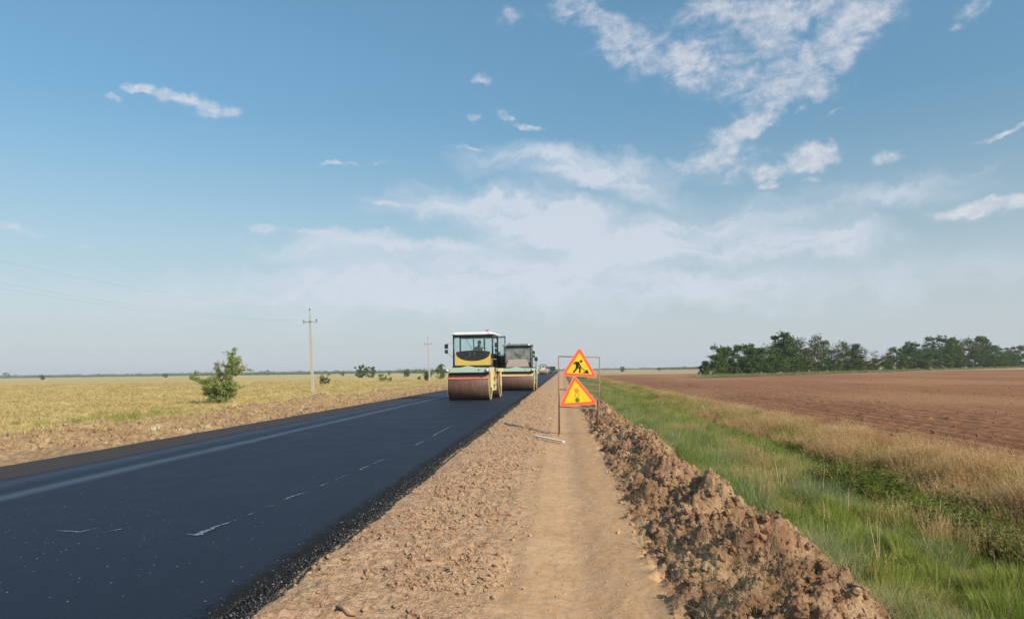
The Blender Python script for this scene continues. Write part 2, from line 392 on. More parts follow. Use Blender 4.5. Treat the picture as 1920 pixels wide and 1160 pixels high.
# ------------------------------------------------------------ ground material (one for the whole ground, by place)
def ground_fn(t):
    P = t.new('ShaderNodeNewGeometry').outputs['Position']
    x, y, z = t.sep(P)
    wob = t.math('MULTIPLY', t.math('SUBTRACT', t.noise(P, 0.9, 4, 0.6), 0.5), 1.0)
    wobs = t.math('MULTIPLY', t.math('SUBTRACT', t.noise(P, 5.0, 3, 0.6), 0.5), 0.30)
    xw = t.math('ADD', x, wob); xs = t.math('ADD', x, wobs)
    nf = t.noise(P, 60, 4, 0.65); nm = t.noise(P, 9, 4, 0.6); nl = t.noise(P, 1.3, 3, 0.5)
    # packed path: pale dust with redder patches
    path = t.mix(t.mr(nl, 0.3, 0.7), (0.53, 0.335, 0.185), (0.45, 0.265, 0.135))
    path = t.mix(t.mr(t.noise(t.scalev(P, (1, 2.5, 1)), 7, 5, .7), .46, .62, 0, .55), path, (.36, .22, .13))
    path = t.mix(t.mr(t.math('ADD', x, t.math('MULTIPLY', nl, .6)), .35, .75, 0, .55), path, (.50, .29, .14))
    path = t.mix(t.mr(nm, 0.35, 0.75, 0, 0.5), path, (0.55, 0.395, 0.265))
    path = t.mix(t.mr(t.noise(t.scalev(P, (6, 1, 1)), 5, 4, .6), 0.5, .75, 0, .5), path, (.31, .19, .105))
    # dry clods of the shoulder
    sh = t.mix(t.mr(nm, 0.3, 0.72), (0.45, 0.29, 0.175), (0.34, 0.19, 0.11))
    sh = t.mix(t.mr(t.voro(P, 16, out='Color'), 0.2, 0.9, 0, .45), sh, (0.55, 0.40, 0.275))
    sh = t.mix(t.mr(nl, .45, .7, 0, .5), sh, (0.46, 0.32, 0.19))
    # freshly dug earth
    be = t.mix(t.mr(nm, 0.3, 0.7), (0.34, 0.195, 0.11), (0.21, 0.108, 0.058))
    be = t.mix(t.mr(t.noise(P, 2.6, 4, .65), .42, .66, 0, .85), be, (0.46, 0.305, 0.17))
    be = t.mix(t.mr(t.voro(P, 22, out='Color'), .5, 1, 0, .35), be, (.50, .36, .25))
    # soil under the verge grass
    ve = t.mix(t.mr(nm, 0.35, 0.7), (0.075, 0.085, 0.025), (0.13, 0.105, 0.05))
    # ploughed soil
    ys = t.scalev(P, (1.0, 0.06, 1.0))
    fur = t.noise(ys, 1.9, 4, 0.65)
    pl = t.mix(t.mr(fur, 0.35, 0.68), (0.335, 0.158, 0.078), (0.255, 0.115, 0.055))
    pl = t.mix(t.mr(t.noise(t.scalev(P, (1, 0.35, 1)), 0.06, 3, .5), .45, .62, 0, .8), pl, (0.38, 0.205, 0.105))
    pl = t.mix(t.mr(nm, 0.4, 0.8, 0, 0.4), pl, (0.20, 0.10, 0.06))
    # dry stubble beyond the ploughed land
    far_line = t.math('ADD', y, t.math('MULTIPLY', t.math('SUBTRACT', t.noise(P, 0.02, 3, .5), .5), 160))
    stub = t.mix(t.mr(t.noise(t.scalev(P, (.3, 1, 1)), 0.05, 4, .6), .4, .62), (0.40, 0.27, 0.15), (0.47, 0.36, 0.19))
    stub = t.mix(t.mr(t.noise(t.scalev(P, (.5, 1, 1)), 0.09, 4, .6), .58, .68, 0, .6), stub, (0.20, 0.15, 0.07))
    pl = t.mix(t.mr(far_line, 190, 215), pl, stub)
    # left field: dry grass in long bands
    lb = t.noise(t.scalev(P, (0.14, 1, 1)), 0.10, 5, 0.6, 0.6)
    lf = t.mix(t.mr(lb, 0.38, 0.62), (0.53, 0.40, 0.17), (0.44, 0.35, 0.13))
    lf = t.mix(t.mr(t.noise(P, 0.55, 4, .65), .45, .7, 0, .5), lf, (0.60, 0.46, 0.23))
    lf = t.mix(t.mr(t.noise(t.scalev(P, (.25, 1, 1)), 0.045, 4, .6), .60, .70, 0, .6), lf, (0.28, 0.25, 0.085))
    lsh = t.mix(t.mr(nm, .3, .7), (0.41, 0.27, 0.155), (0.30, 0.185, 0.10))
    lsh = t.mix(t.mr(t.noise(P, 1.6, 4, .6), .5, .68, 0, .8), lsh, (0.50, 0.37, 0.20))
    c = t.mix(t.mr(xw, -13.4, -12.5), lf, lsh)
    c = t.mix(t.mr(x, -5, -4.9), c, sh)
    c = t.mix(t.mr(xs, -0.62, -0.30), c, path)
    c = t.mix(t.mr(t.math('ADD', xs, t.math('MULTIPLY', z, 1.3)), 0.66, 0.76), c, be)
    c = t.mix(t.mr(xs, 2.15, 2.4), c, ve)
    c = t.mix(t.mr(t.math('ADD', x, t.math('MULTIPLY', wob, .6)), 6.2, 6.6), c, pl)
    c = t.mix(t.mr(nf, 0.3, 0.75, 0, 0.35), c, t.mix(1.0, c, (0.55, 0.5, 0.45), 'MULTIPLY'))
    g1 = t.noise(P, 130, 3, 0.7); g2 = t.noise(P, 28, 5, 0.65)
    hh = t.math('ADD', t.math('MULTIPLY', g1, 0.35), g2)
    soil = t.math('MULTIPLY', t.mr(xs, -0.6, -0.3, 1.0, 0.25), 1.0)
    soil = t.math('MAXIMUM', soil, t.mr(xs, .62, .72))
    hh = t.math('ADD', hh, t.math('MULTIPLY', t.voro(P, 48), .5))
    b = t.bump(hh, t.math('MULTIPLY', soil, 0.9), 0.022)
    return pbsdf(t, c, 0.95, 0, b, 0.15)
M_ground = material('ground_soil', ground_fn)

def build_zone(name, xs_):
    xs_ = np.array(xs_); X, Y = np.meshgrid(xs_, rows)
    Z = height(X, Y)
    n, m = X.shape
    V = np.stack([X.ravel(), Y.ravel(), Z.ravel()], 1)
    i = (np.arange(n - 1)[:, None] * m + np.arange(m - 1)[None]).ravel()
    Q = np.stack([i, i + 1, i + m + 1, i + m], 1)
    o = link_mesh(name, np_mesh(name, V, Q, True), M_ground); tag(o, kind='structure')
    return o
for zn, zx in ZONES.items(): build_zone(zn, zx)

# ------------------------------------------------------------ the new asphalt road
RZ = 0.20
RL, RR = -8.22, -1.73
def asphalt_fn(t):
    P = t.new('ShaderNodeNewGeometry').outputs['Position']
    x, y, z = t.sep(P)
    n1 = t.noise(P, 1.2, 4, .6); n2 = t.noise(P, 90, 3, .7); wob = t.math('MULTIPLY', t.math('SUBTRACT', t.noise(t.scalev(P, (1, .15, 1)), 1.5, 3, .5), .5), .25)
    xw = t.math('ADD', x, wob)
    c = t.mix(t.mr(n1, .3, .7), (0.006, 0.009, 0.020), (0.010, 0.015, 0.030))
    older = t.mr(xw, -7.15, -6.95, 1, 0)                       # the outer strip, laid first and dulled by dust
    c = t.mix(older, c, (0.046, 0.036, 0.034))
    stone = t.mr(t.voro(P, 34, out='Distance'), 0.14, 0.24, 1, 0)
    pick = t.mr(t.voro(P, 34, out='Color'), 0.84, 0.9)
    c = t.mix(t.math('MULTIPLY', stone, pick), c, (0.36, 0.36, 0.37))
    c = t.mix(t.mr(n2, .5, .8, 0, .6), c, (0.026, 0.03, 0.042))
    edge = t.mr(t.math('ADD', x, t.math('MULTIPLY', t.math('SUBTRACT', t.noise(P, 6, 3, .6), .5), .3)), -2.05, -1.9)
    c = t.mix(edge, c, (0.010, 0.010, 0.010))
    seam = t.math('MULTIPLY', t.mr(xw, -6.2, -5.98), t.mr(xw, -5.95, -5.70, 1, 0))   # tyre-smooth joint between the lanes
    seam2 = t.math('MULTIPLY', t.mr(xw, -7.0, -6.8), t.mr(xw, -6.75, -6.35, 1, 0))
    sm = t.math('MAXIMUM', seam, t.math('MULTIPLY', seam2, .5))
    c = t.mix(t.math('MULTIPLY', sm, 0.36), c, (0.085, 0.115, 0.165))  # sky sheen on the smooth joints, painted in as pale blue
    rough = t.math('SUBTRACT', t.mr(n1, .3, .7, .56, .66), t.math('MULTIPLY', sm, .14))
    rough = t.math('ADD', rough, t.math('MULTIPLY', t.math('MAXIMUM', edge, older), .25))
    h = t.math('ADD', t.math('MULTIPLY', t.voro(P, 70), .8), t.math('MULTIPLY', t.voro(P, 150), .5))
    b = t.bump(h, t.math('ADD', 0.28, t.math('MULTIPLY', edge, .7)), 0.012)
    return pbsdf(t, c, rough, 0, b, 0.26)
M_asphalt = material('fresh_asphalt', asphalt_fn)
def road_mesh():
    yy = rows[rows > -39]; tcol = np.concatenate([[0, 0.0], np.linspace(0.004, 0.93, 60), np.linspace(0.935, 1, 40), [1.0]])
    T, Y = np.meshgrid(tcol, yy)
    L = RL + 0.04 * fbm(Y * 0.8, Y * 0, 3, 101) + 0 * T
    Rr = RR + 0.035 * fbm(Y * 1.3, Y * 0 + 4, 3, 102) + 0.016 * vnoise(Y * 9, Y * 0, 103)
    X = L + (Rr - L) * T
    ed = Rr - X
    Z = RZ + 0.03 * (1 - ((X + 5) / 3.3) ** 2) + 0.003 * vnoise(X * 2, Y * .8, 104)
    near = (ed < 0.4)
    Z = Z + near * (0.012 * fbm(X * 22, Y * 22, 3, 105) * sstep(0.4, 0.1, ed)) - 0.05 * (1 - sstep(0.0, 0.13, ed))
    Z[:, 0] = 0.02; Z[:, -1] = 0.03; Z[:, 1] -= .02
    n, m = X.shape
    V = np.stack([X.ravel(), Y.ravel(), Z.ravel()], 1)
    i = (np.arange(n - 1)[:, None] * m + np.arange(m - 1)[None]).ravel()
    return np_mesh('road', V, np.stack([i, i + 1, i + m + 1, i + m], 1), True)
def road_z(x, y): return RZ + 0.03 * (1 - ((x + 5) / 3.3) ** 2)
tag(link_mesh('road', road_mesh(), M_asphalt), kind='structure')

# pale scuffed trails left on the new surface
def chalk_fn(t):
    P = t.new('ShaderNodeNewGeometry').outputs['Position']
    c = t.mix(t.mr(t.noise(P, 30, 4, .7), .35, .65), (0.02, 0.024, 0.03), (0.26, 0.29, 0.33))
    return pbsdf(t, c, .75)
M_chalk = material('dusty_scuff', chalk_fn)
def trail(pix, widths, nm, lab):
    rnd = random.Random(len(pix)); vs = []; fs = []
    P = [on_z(a, b, RZ + .02) for a, b in pix]; pts = []
    for i in range(len(P) - 1):
        for k in range(8):
            u = k / 8; pts.append((P[i].lerp(P[i + 1], u), widths[i] * (1 - u) + widths[i + 1] * u))
    pts.append((P[-1], widths[-1]))
    for i, (p, wd) in enumerate(pts):
        d = (pts[min(i + 1, len(pts) - 1)][0] - pts[max(i - 1, 0)][0]).normalized(); nrm = Vector((-d.y, d.x, 0))
        o1 = wd * rnd.uniform(.4, 1) * .5; o2 = wd * rnd.uniform(.4, 1) * .5; j = rnd.uniform(-.3, .3) * wd
        for s_ in (o1 + j, -o2 + j):
            q = p + nrm * s_; vs.append((q.x, q.y, road_z(q.x, q.y) + 0.005))
    fs = [(2 * i, 2 * i + 1, 2 * i + 3, 2 * i + 2) for i in range(len(pts) - 1)]
    o = MB().add(vs, fs).build(nm, M_chalk); tag(o, lab, 'scuff mark', 'pale broken scuff marks on the new asphalt')
for pix, wds, lab in [
    ([(350, 1001), (372, 1003), (395, 990), (444, 974)], [.02, .07, .055, .008], 'brightest pale scuff on the asphalt, bent like a hook'),
    ([(105, 997), (130, 998), (150, 999), (186, 991)], [.01, .035, .03, .01], 'faint pale scuff farthest left on the asphalt'),
    ([(203, 997), (220, 995), (232, 992)], [.015, .04, .01], 'short pale smear between the two long scuffs at left'),
    ([(464, 965), (480, 960)], [.02, .01], 'tiny pale dash just beyond the hooked scuff'),
    ([(498, 951), (515, 946)], [.03, .01], 'small pale dash, second beyond the hooked scuff'),
    ([(532, 936), (552, 929), (574, 922)], [.03, .035, .01], 'longer pale dash, third beyond the hooked scuff'),
    ([(602, 910), (616, 904)], [.03, .012], 'pale dash in the middle of the broken trail'),
    ([(628, 899), (655, 888)], [.012, .008], 'thin pale dash in the middle of the broken trail'),
    ([(674, 880), (692, 872)], [.035, .02], 'pale dash, fourth from the far end of the trail'),
    ([(700, 868), (720, 860)], [.03, .02], 'pale dash, third from the far end of the trail'),
    ([(778, 834), (796, 826)], [.04, .02], 'pale dash, second from the far end of the trail'),
    ([(812, 816), (848, 797)], [.04, .02], 'farthest pale dash of the trail, nearest the roller')]:
    trail(pix, wds, 'scuff_mark', lab)

# ------------------------------------------------------------ scattering of uncountable small things
def scatter(name, pts, rot, scl, idx, variants, mat=None):
    """one object of kind stuff: instances of small meshes on points"""
    cc = bpy.data.collections.new(name + '_kinds')
    for k, me in enumerate(variants):
        o = bpy.data.objects.new('%s_kind_%02d' % (name, k), me); cc.objects.link(o)
    me = bpy.data.meshes.new(name); me.vertices.add(len(pts))
    me.vertices.foreach_set('co', np.asarray(pts, dtype=np.float32).ravel())
    a = me.attributes.new('rot', 'FLOAT_VECTOR', 'POINT'); a.data.foreach_set('vector', np.asarray(rot, dtype=np.float32).ravel())
    a = me.attributes.new('scl', 'FLOAT_VECTOR', 'POINT'); a.data.foreach_set('vector', np.asarray(scl, dtype=np.float32).ravel())
    a = me.attributes.new('idx', 'INT', 'POINT'); a.data.foreach_set('value', np.asarray(idx, dtype=np.int32))
    o = bpy.data.objects.new(name, me); col.objects.link(o)
    g = bpy.data.node_groups.new(name, 'GeometryNodeTree')
    g.interface.new_socket('Geometry', in_out='INPUT', socket_type='NodeSocketGeometry')
    g.interface.new_socket('Geometry', in_out='OUTPUT', socket_type='NodeSocketGeometry')
    N = g.nodes; L = g.links
    gi = N.new('NodeGroupInput'); go = N.new('NodeGroupOutput')
    ci = N.new('GeometryNodeCollectionInfo'); ci.inputs['Collection'].default_value = cc
    ci.inputs['Separate Children'].default_value = True; ci.inputs['Reset Children'].default_value = True
    ip = N.new('GeometryNodeInstanceOnPoints'); ip.inputs['Pick Instance'].default_value = True
    def attr(nm, typ):
        q = N.new('GeometryNodeInputNamedAttribute'); q.data_type = typ; q.inputs['Name'].default_value = nm; return q.outputs[0]
    e2r = N.new('FunctionNodeEulerToRotation')
    L.new(gi.outputs[0], ip.inputs['Points']); L.new(ci.outputs[0], ip.inputs['Instance'])
    L.new(attr('idx', 'INT'), ip.inputs['Instance Index']); L.new(attr('rot', 'FLOAT_VECTOR'), e2r.inputs[0])
    L.new(e2r.outputs[0], ip.inputs['Rotation']); L.new(attr('scl', 'FLOAT_VECTOR'), ip.inputs['Scale'])
    L.new(ip.outputs[0], go.inputs[0])
    o.modifiers.new('scatter', 'NODES').node_group = g
    return o

def clod_mesh(name, seed, sub=2, amp=1.0):
    b = bmesh.new(); bmesh.ops.create_icosphere(b, subdivisions=sub, radius=1)
    V = np.array([v.co[:] for v in b.verts]); rng = np.random.default_rng(seed)
    off = rng.uniform(0, 50, 3)
    r = 1 + amp * 0.42 * vnoise(V[:, 0] * 1.6 + off[0], V[:, 1] * 1.6 + V[:, 2] * 1.3 + off[1], seed) + amp * 0.26 * vnoise(V[:, 0] * 4 + V[:, 2] * 3 + off[2], V[:, 1] * 4 - V[:, 2] * 2, seed + 1)
    # chop a few flat faces
    P = V * r[:, None]
    for k in range(5):
        n = rng.normal(size=3); n /= np.linalg.norm(n); d = P @ n; c = rng.uniform(.5, .8)
        P = P - np.clip(d - c, 0, None)[:, None] * n * 0.85
    P *= np.array([1, rng.uniform(.7, .95), rng.uniform(.55, .8)])
    for v, p in zip(b.verts, P): v.co = p
    me = bpy.data.meshes.new(name); b.to_mesh(me); b.free()
    me.materials.append(M_ground); me.polygons.foreach_set('use_smooth', [sub > 2] * len(me.polygons)); return me
CLODS = [clod_mesh('clod_shape', 300 + k) for k in range(7)]
rng = np.random.default_rng(5)
def clod_field(name, X, Y, size, lab, sink=0.25):
    n = len(X); s = size
    Z = height(X, Y) + s * (0.45 - sink)
    rot = rng.uniform(0, 6.28, (n, 3)) * np.array([.15, .15, 1]); idx = rng.integers(0, len(CLODS), n)
    o = scatter(name, np.stack([X, Y, Z], 1), rot, np.stack([s, s, s], 1), idx, CLODS); tag(o, lab, 'soil', kind='stuff'); return o
def band(n, x0, x1, y0, y1, pw=1.0):
    """points thinning with distance"""
    u = rng.uniform(0, 1, n); Y = y0 * (y1 / y0) ** (u ** pw); X = rng.uniform(x0, x1, n); return X, Y
X, Y = band(26000, -1.70, -0.25, 3.2, 45, 1.0)
keep = rng.uniform(0, 1, len(X)) < np.clip(0.1 + 1.5 * vnoise(X * 1.3, Y * 1.0, 46) + .5 * np.exp(-((X + 1.02) / .35) ** 2), 0.03, 1) * np.clip((-0.15 - X) / .6, 0, 1); X, Y = X[keep], Y[keep]
S = 0.005 + 0.023 * rng.uniform(0, 1, len(X)) ** 4.0 + 0.0006 * Y
clod_field('loose_clods', X, Y, S, 'small dry clods strewn over the shoulder between asphalt and path')
X, Y = band(20000, 0.62, 2.25, 3.2, 60, 1.0); m_, h_ = berm_shape(X, Y)
keep = (rng.uniform(0, 1, len(X)) < m_ * 1.3 + .12); X, Y = X[keep], Y[keep]
S = 0.007 + 0.034 * rng.uniform(0, 1, len(X)) ** 3.5 + 0.0006 * Y
clod_field('berm_clods', X, Y, S, 'crumbled brown clods covering the dug earth berm', .35)
X, Y = band(1500, -0.45, 0.9, 3.5, 30); S = 0.004 + 0.009 * rng.uniform(0, 1, len(X)) ** 3
clod_field('path_crumbs', X, Y, S, 'tiny crumbs of soil lying on the dirt path')
X, Y = band(7000, -13.3, -8.35, 14, 130, 1.1); S = 0.02 + 0.10 * rng.uniform(0, 1, len(X)) ** 3.5
clod_field('far_shoulder_clods', X, Y, S, 'earth clods along the shoulder on the far side of the road', .35)
X, Y = band(9000, 7.0, 40, 8, 120, 1.0); S = 0.015 + 0.05 * rng.uniform(0, 1, len(X)) ** 3
clod_field('ploughed_clods', X, Y, S, 'brown clods turned up in the ploughed field', .4)

# loose aggregate along the ragged asphalt edge
M_tar = material('tarred_aggregate', lambda t: pbsdf(t, t.mix(t.mr(t.new('ShaderNodeObjectInfo').outputs['Random'], .75, 1), (0.012, 0.012, 0.013), (0.05, 0.048, 0.045)), .42))
TAR = []
for k in range(4):
    me = clod_mesh('aggregate_shape', 400 + k, 1); me.materials.clear(); me.materials.append(M_tar); TAR.append(me)
n = 12000; u = rng.uniform(0, 1, n); Y = 3.6 * (30 / 3.6) ** u
edx = RR + 0.035 * fbm(Y * 1.3, Y * 0 + 4, 3, 102) + 0.016 * vnoise(Y * 9, Y * 0, 103)
X = edx + 0.03 - np.abs(rng.normal(0, .085, n)); S = 0.004 + 0.008 * rng.uniform(0, 1, n) ** 2 + .0002 * Y
Z = np.where(edx - X > .1, RZ + .03 * (1 - ((X + 5) / 3.3) ** 2) - .002, RZ - .045 + .06 * sstep(-.02, .13, edx - X))
Z = np.maximum(Z, np.where(X > edx, height(X, Y), -9))
o = scatter('loose_aggregate', np.stack([X, Y, Z + S * .3], 1), rng.uniform(0, 6, (n, 3)), np.stack([S, S, S], 1), rng.integers(0, 4, n), TAR)
tag(o, 'black tarred stones loose along the right edge of the asphalt', 'aggregate', kind='stuff')

# ------------------------------------------------------------ grasses
def blade_mat(name, ca, cb, cc=None, patch=0.8, trans=0.35, tipc=None, vr=(.72, 1.28)):
    def fn(t):
        P = t.new('ShaderNodeNewGeometry').outputs['Position']; rn = t.new('ShaderNodeObjectInfo').outputs['Random']
        c = t.mix(t.mr(t.noise(P, patch, 3, .5), .38, .62), ca, cb)
        if cc: c = t.mix(t.mr(rn, .72, .95, 0, .85), c, cc)
        if tipc:
            zz = t.sep(t.new('ShaderNodeTexCoord').outputs['Object'])[2]
            c = t.mix(t.mr(zz, .25, .9), c, tipc)
        v = t.new('ShaderNodeHueSaturation'); t.put(v.inputs['Color'], c); t.put(v.inputs['Value'], t.mr(t.math('FRACT', t.math('MULTIPLY', rn, 7.3)), 0, 1, *vr, False))
        d = t.new('ShaderNodeBsdfDiffuse'); t.put(d.inputs[0], v.outputs[0])
        tr = t.new('ShaderNodeBsdfTranslucent'); t.put(tr.inputs[0], v.outputs[0])
        mx = t.new('ShaderNodeMixShader'); mx.inputs[0].default_value = trans
        t.l.new(d.outputs[0], mx.inputs[1]); t.l.new(tr.outputs[0], mx.inputs[2]); return mx.outputs[0]
    return material(name, fn)
M_green = blade_mat('green_grass', (0.17, 0.235, 0.035), (0.29, 0.32, 0.07), (0.44, 0.38, 0.15))
M_sage = blade_mat('sage_grass', (0.22, 0.28, 0.11), (0.31, 0.33, 0.15), (0.42, 0.38, 0.20))
M_tan = blade_mat('tan_grass', (0.46, 0.27, 0.10), (0.56, 0.36, 0.155), (0.38, 0.20, 0.075), 1.2, tipc=(0.66, 0.46, 0.24))
M_weed = blade_mat('weed_leaves', (0.060, 0.095, 0.018), (0.115, 0.14, 0.032), (0.24, 0.19, 0.07))
M_field = blade_mat('dry_field_grass', (0.65, 0.49, 0.22), (0.59, 0.46, 0.19), (0.69, 0.55, 0.30), 0.12, vr=(.86, 1.12))
M_straw = blade_mat('dead_straw', (0.50, 0.38, 0.20), (0.58, 0.46, 0.27), (0.36, 0.25, 0.13), 1.2)

def tuft(name, seed, mat, n=26, h=(.6, 1.0), spread=.25, lean=.35, width=.02, curve=.4, seg=3, head=0.0, flat=0.0):
    """blades of unit height, each a tapering bent strip; head > 0 adds a feathery spikelet"""
    r = np.random.default_rng(seed); V = []; Q = []
    for k in range(n):
        a = r.uniform(0, 6.283); rad = spread * math.sqrt(r.uniform()); bx, by = rad * math.cos(a), rad * math.sin(a)
        hh = r.uniform(*h); a2 = a + r.normal(0, .8); ln = lean * abs(r.normal(0.6, .5)) + flat; cv = curve * r.uniform(.3, 1.3)
        wa = r.uniform(0, 3.14); w0 = width * r.uniform(.7, 1.3); base = len(V)
        for i in range(seg + 1):
            u = i / seg; out = ln * u + cv * u * u * .6; zz = hh * (u - cv * .35 * u * u * u) * math.cos(min(ln, 1.2) * .8)
            cx = bx + math.cos(a2) * out * hh; cy = by + math.sin(a2) * out * hh; ww = w0 * (1 - u) ** .7 * (1 if u < 1 else 0) + (.12 * w0 if i == seg else 0)
            V += [(cx - ww * math.cos(wa), cy - ww * math.sin(wa), zz), (cx + ww * math.cos(wa), cy + ww * math.sin(wa), zz)]
            if i: Q.append((base + 2 * i - 2, base + 2 * i - 1, base + 2 * i + 1, base + 2 * i))
        if head and r.uniform() < .8:
            for q in range(7):
                u = .66 + .34 * q / 6; out = ln * u + cv * u * u * .6; zz = hh * (u - cv * .35 * u ** 3) * math.cos(min(ln, 1.2) * .8)
                p = np.array([bx + math.cos(a2) * out * hh, by + math.sin(a2) * out * hh, zz]); d = r.normal(size=3); d /= np.linalg.norm(d)
                e = np.cross(d, [0, 0, 1]); e /= max(np.linalg.norm(e), .1); b0 = len(V); L_ = head * r.uniform(.5, 1.2) * (1.1 - u * .5)
                V += [tuple(p), tuple(p + d * L_ * .5 + e * L_ * .10), tuple(p + d * L_), tuple(p + d * L_ * .5 - e * L_ * .10)]; Q.append((b0, b0 + 1, b0 + 2, b0 + 3))
    me = np_mesh(name, np.array(V), np.array(Q)); me.materials.append(mat); return me
def leafy(name, seed, mat, stems=5, leaves=16, ls=.13):
    r = np.random.default_rng(seed); V = []; Q = []
    for s_ in range(stems):
        a = r.uniform(0, 6.283); ln = r.uniform(.1, .6); hh = r.uniform(.55, 1)
        for i in range(leaves):
            u = (i + .5) / leaves; p = np.array([math.cos(a) * ln * u, math.sin(a) * ln * u, hh * u]); b = r.uniform(0, 6.283); L_ = ls * r.uniform(.6, 1.3)
            d = np.array([math.cos(b), math.sin(b), r.uniform(-.3, .6)]); e = np.array([-math.sin(b), math.cos(b), r.uniform(-.4, .4)]); b0 = len(V)
            V += [tuple(p), tuple(p + d * L_ * .5 + e * L_ * .3), tuple(p + d * L_), tuple(p + d * L_ * .5 - e * L_ * .3)]; Q.append((b0, b0 + 1, b0 + 2, b0 + 3))
    me = np_mesh(name, np.array(V), np.array(Q)); me.materials.append(mat); return me
def plant_out(name, X, Y, hgt, wid, variants, lab, cat='grass', tilt=.08, dz=-.02):
    n = len(X); Z = height(X, Y) + dz
    rot = np.stack([rng.normal(0, tilt, n), rng.normal(0, tilt, n), rng.uniform(0, 6.283, n)], 1)
    o = scatter(name, np.stack([X, Y, Z], 1), rot, np.stack([wid, wid, hgt], 1), rng.integers(0, len(variants), n), variants)
    tag(o, lab, cat, kind='stuff'); return o
T_green = [tuft('green_tuft', 500 + k, M_green, 30, width=.015, curve=.5) for k in range(5)]
T_sage = [tuft('sage_tuft', 510 + k, M_sage, 34, width=.012, spread=.35, curve=.5, head=.05) for k in range(4)]
T_tan = [tuft('tan_tuft', 520 + k, M_tan, 16, width=.006, spread=.22, lean=.28, curve=.35, head=.10, seg=4) for k in range(6)]
T_weed = [leafy('weed_plant', 530 + k, M_weed) for k in range(5)]
T_field = [tuft('field_tuft', 540 + k, M_field, 16, width=.022, spread=.45, lean=.4, head=.08) for k in range(4)]
T_straw = [tuft('straw_tuft', 550 + k, M_straw, 34, width=.010, spread=.25, lean=.7, curve=.8, flat=.25) for k in range(4)]
T_strawlit = [tuft('straw_litter', 560 + k, M_straw, 14, width=.006, spread=.7, lean=.7, curve=1.1, flat=.5) for k in range(3)]
T_stalk = [tuft('seed_stalk', 570 + k, M_straw, 3, width=.012, spread=.12, lean=.12, curve=.15, head=.09, seg=5) for k in range(3)]

def zone_pts(n, x0, x1, y0, y1, pw=1.0, jx=0.25, dens=None):
    X, Y = band(n, x0, x1, y0, y1, pw)
    lo = x0 + jx * vnoise(Y * .5, Y * 0, 77); hi = x1 + jx * vnoise(Y * .4, Y * 0 + 3, 78); k = (X > lo) & (X < hi)
    if dens is not None: k &= rng.uniform(0, 1, n) < dens(X, Y)
    return X[k], Y[k]
X, Y = zone_pts(20000, 1.95, 4.6, 3.4, 90, 1.0, .25, lambda X, Y: np.clip(.85 + 1.1 * vnoise(X * 1.7 + 4, Y * 1.1, 131), .15, 1)); m_, h_ = berm_shape(X, Y); k = (m_ < .12); X, Y = X[k], Y[k]
sc_ = 1 + Y / 40
cl_ = np.clip(1 + 1.1 * vnoise(X * 2.2, Y * 1.3, 117) + .6 * vnoise(X * 6, Y * 4, 118), .35, 2)
plant_out('verge_grass', X, Y, (0.09 + .12 * rng.uniform(0, 1, len(X))) * cl_ * np.clip(sc_, 1, 1.6), .17 * sc_, T_green, 'bright green grass growing in the verge beside the berm')
sage = lambda X, Y: np.clip(.42 + 1.6 * vnoise(X * .9 + 3, Y * .45, 79) + .5 * sstep(2.9, 2.2, X) + .45 * sstep(8, 11, Y) - .35, 0, 1)
X, Y = zone_pts(15000, 1.95, 4.5, 4.2, 110, .9, dens=sage); m_, h_ = berm_shape(X, Y); k = (m_ < .3); X, Y = X[k], Y[k]; sc_ = 1 + Y / 30
cl_ = np.clip(1 + 1.0 * vnoise(X * 1.9, Y * 1.2, 119) + .6 * vnoise(X * 5, Y * 4, 120), .35, 2)
plant_out('sage_grass', X, Y, (0.16 + .16 * rng.uniform(0, 1, len(X))) * cl_, .20 * sc_, T_sage, 'grey-green feathery grass close beside the dug berm')
X, Y = zone_pts(12000, 3.7, 5.25, 5.0, 22, 1.0, .45, lambda X, Y: np.clip(.75 + 1.5 * vnoise(X * .9, Y * .5, 112) - 1.1 * sstep(9, 15, Y), 0, 1)); sc_ = 1 + Y / 30
plant_out('ditch_weeds', X, Y, .16 + .30 * rng.uniform(0, 1, len(X)) + .16 * vnoise(X * 1.5, Y, 130), (.26 + .16 * rng.uniform(0, 1, len(X))) * sc_, T_weed + T_green[:2] + T_tan[:1], 'dark leafy weeds filling the shallow ditch', 'weeds')
X, Y = zone_pts(9000, 3.8, 6.2, 7, 120, .8, .5, lambda X, Y: np.clip(.35 + 1.5 * vnoise(X * .7 + 5, Y * .35, 113) + .4 * sstep(11, 18, Y), 0, 1)); sc_ = 1 + Y / 60
plant_out('far_ditch_weeds', X, Y, .22 + .22 * rng.uniform(0, 1, len(X)), .3 * sc_, T_green, 'yellow-green grass farther along the ditch')
X, Y = zone_pts(20000, 4.9, 6.5, 6, 160, .9, .45, lambda X, Y: np.clip(.5 + 1.6 * vnoise(X * 1.1, Y * .55, 97), .12, 1)); sc_ = np.clip(1 + Y / 50, 1, 2.5); k = rng.uniform(0, 1, len(X)) < np.where(Y > 30, .6, 1) ; X, Y, sc_ = X[k], Y[k], sc_[k]
plant_out('tall_dry_grass', X, Y, (.34 + .30 * rng.uniform(0, 1, len(X)) + .22 * vnoise(X * .9, Y * .6, 98) + .1 * vnoise(X * 3, Y * 2, 99)) * (1 - .35 * sstep(14, 40, Y)), .34 * sc_, T_tan, 'tall tan feathery grass between the ditch and the ploughed field', tilt=.12)
X, Y = zone_pts(200, 2.3, 6.8, 4, 60, .9)
plant_out('seed_stalks', X, Y, .30 + .32 * rng.uniform(0, 1, len(X)), .4 + 0 * X, T_stalk, 'thin pale seed stalks rising over the verge grass', 'stalks')
X, Y = zone_pts(8500, 2.2, 5.6, 4.5, 70, .85, .3, lambda X, Y: np.clip(-.1 + 1.8 * vnoise(X * .8, Y * .35, 114), 0, 1))
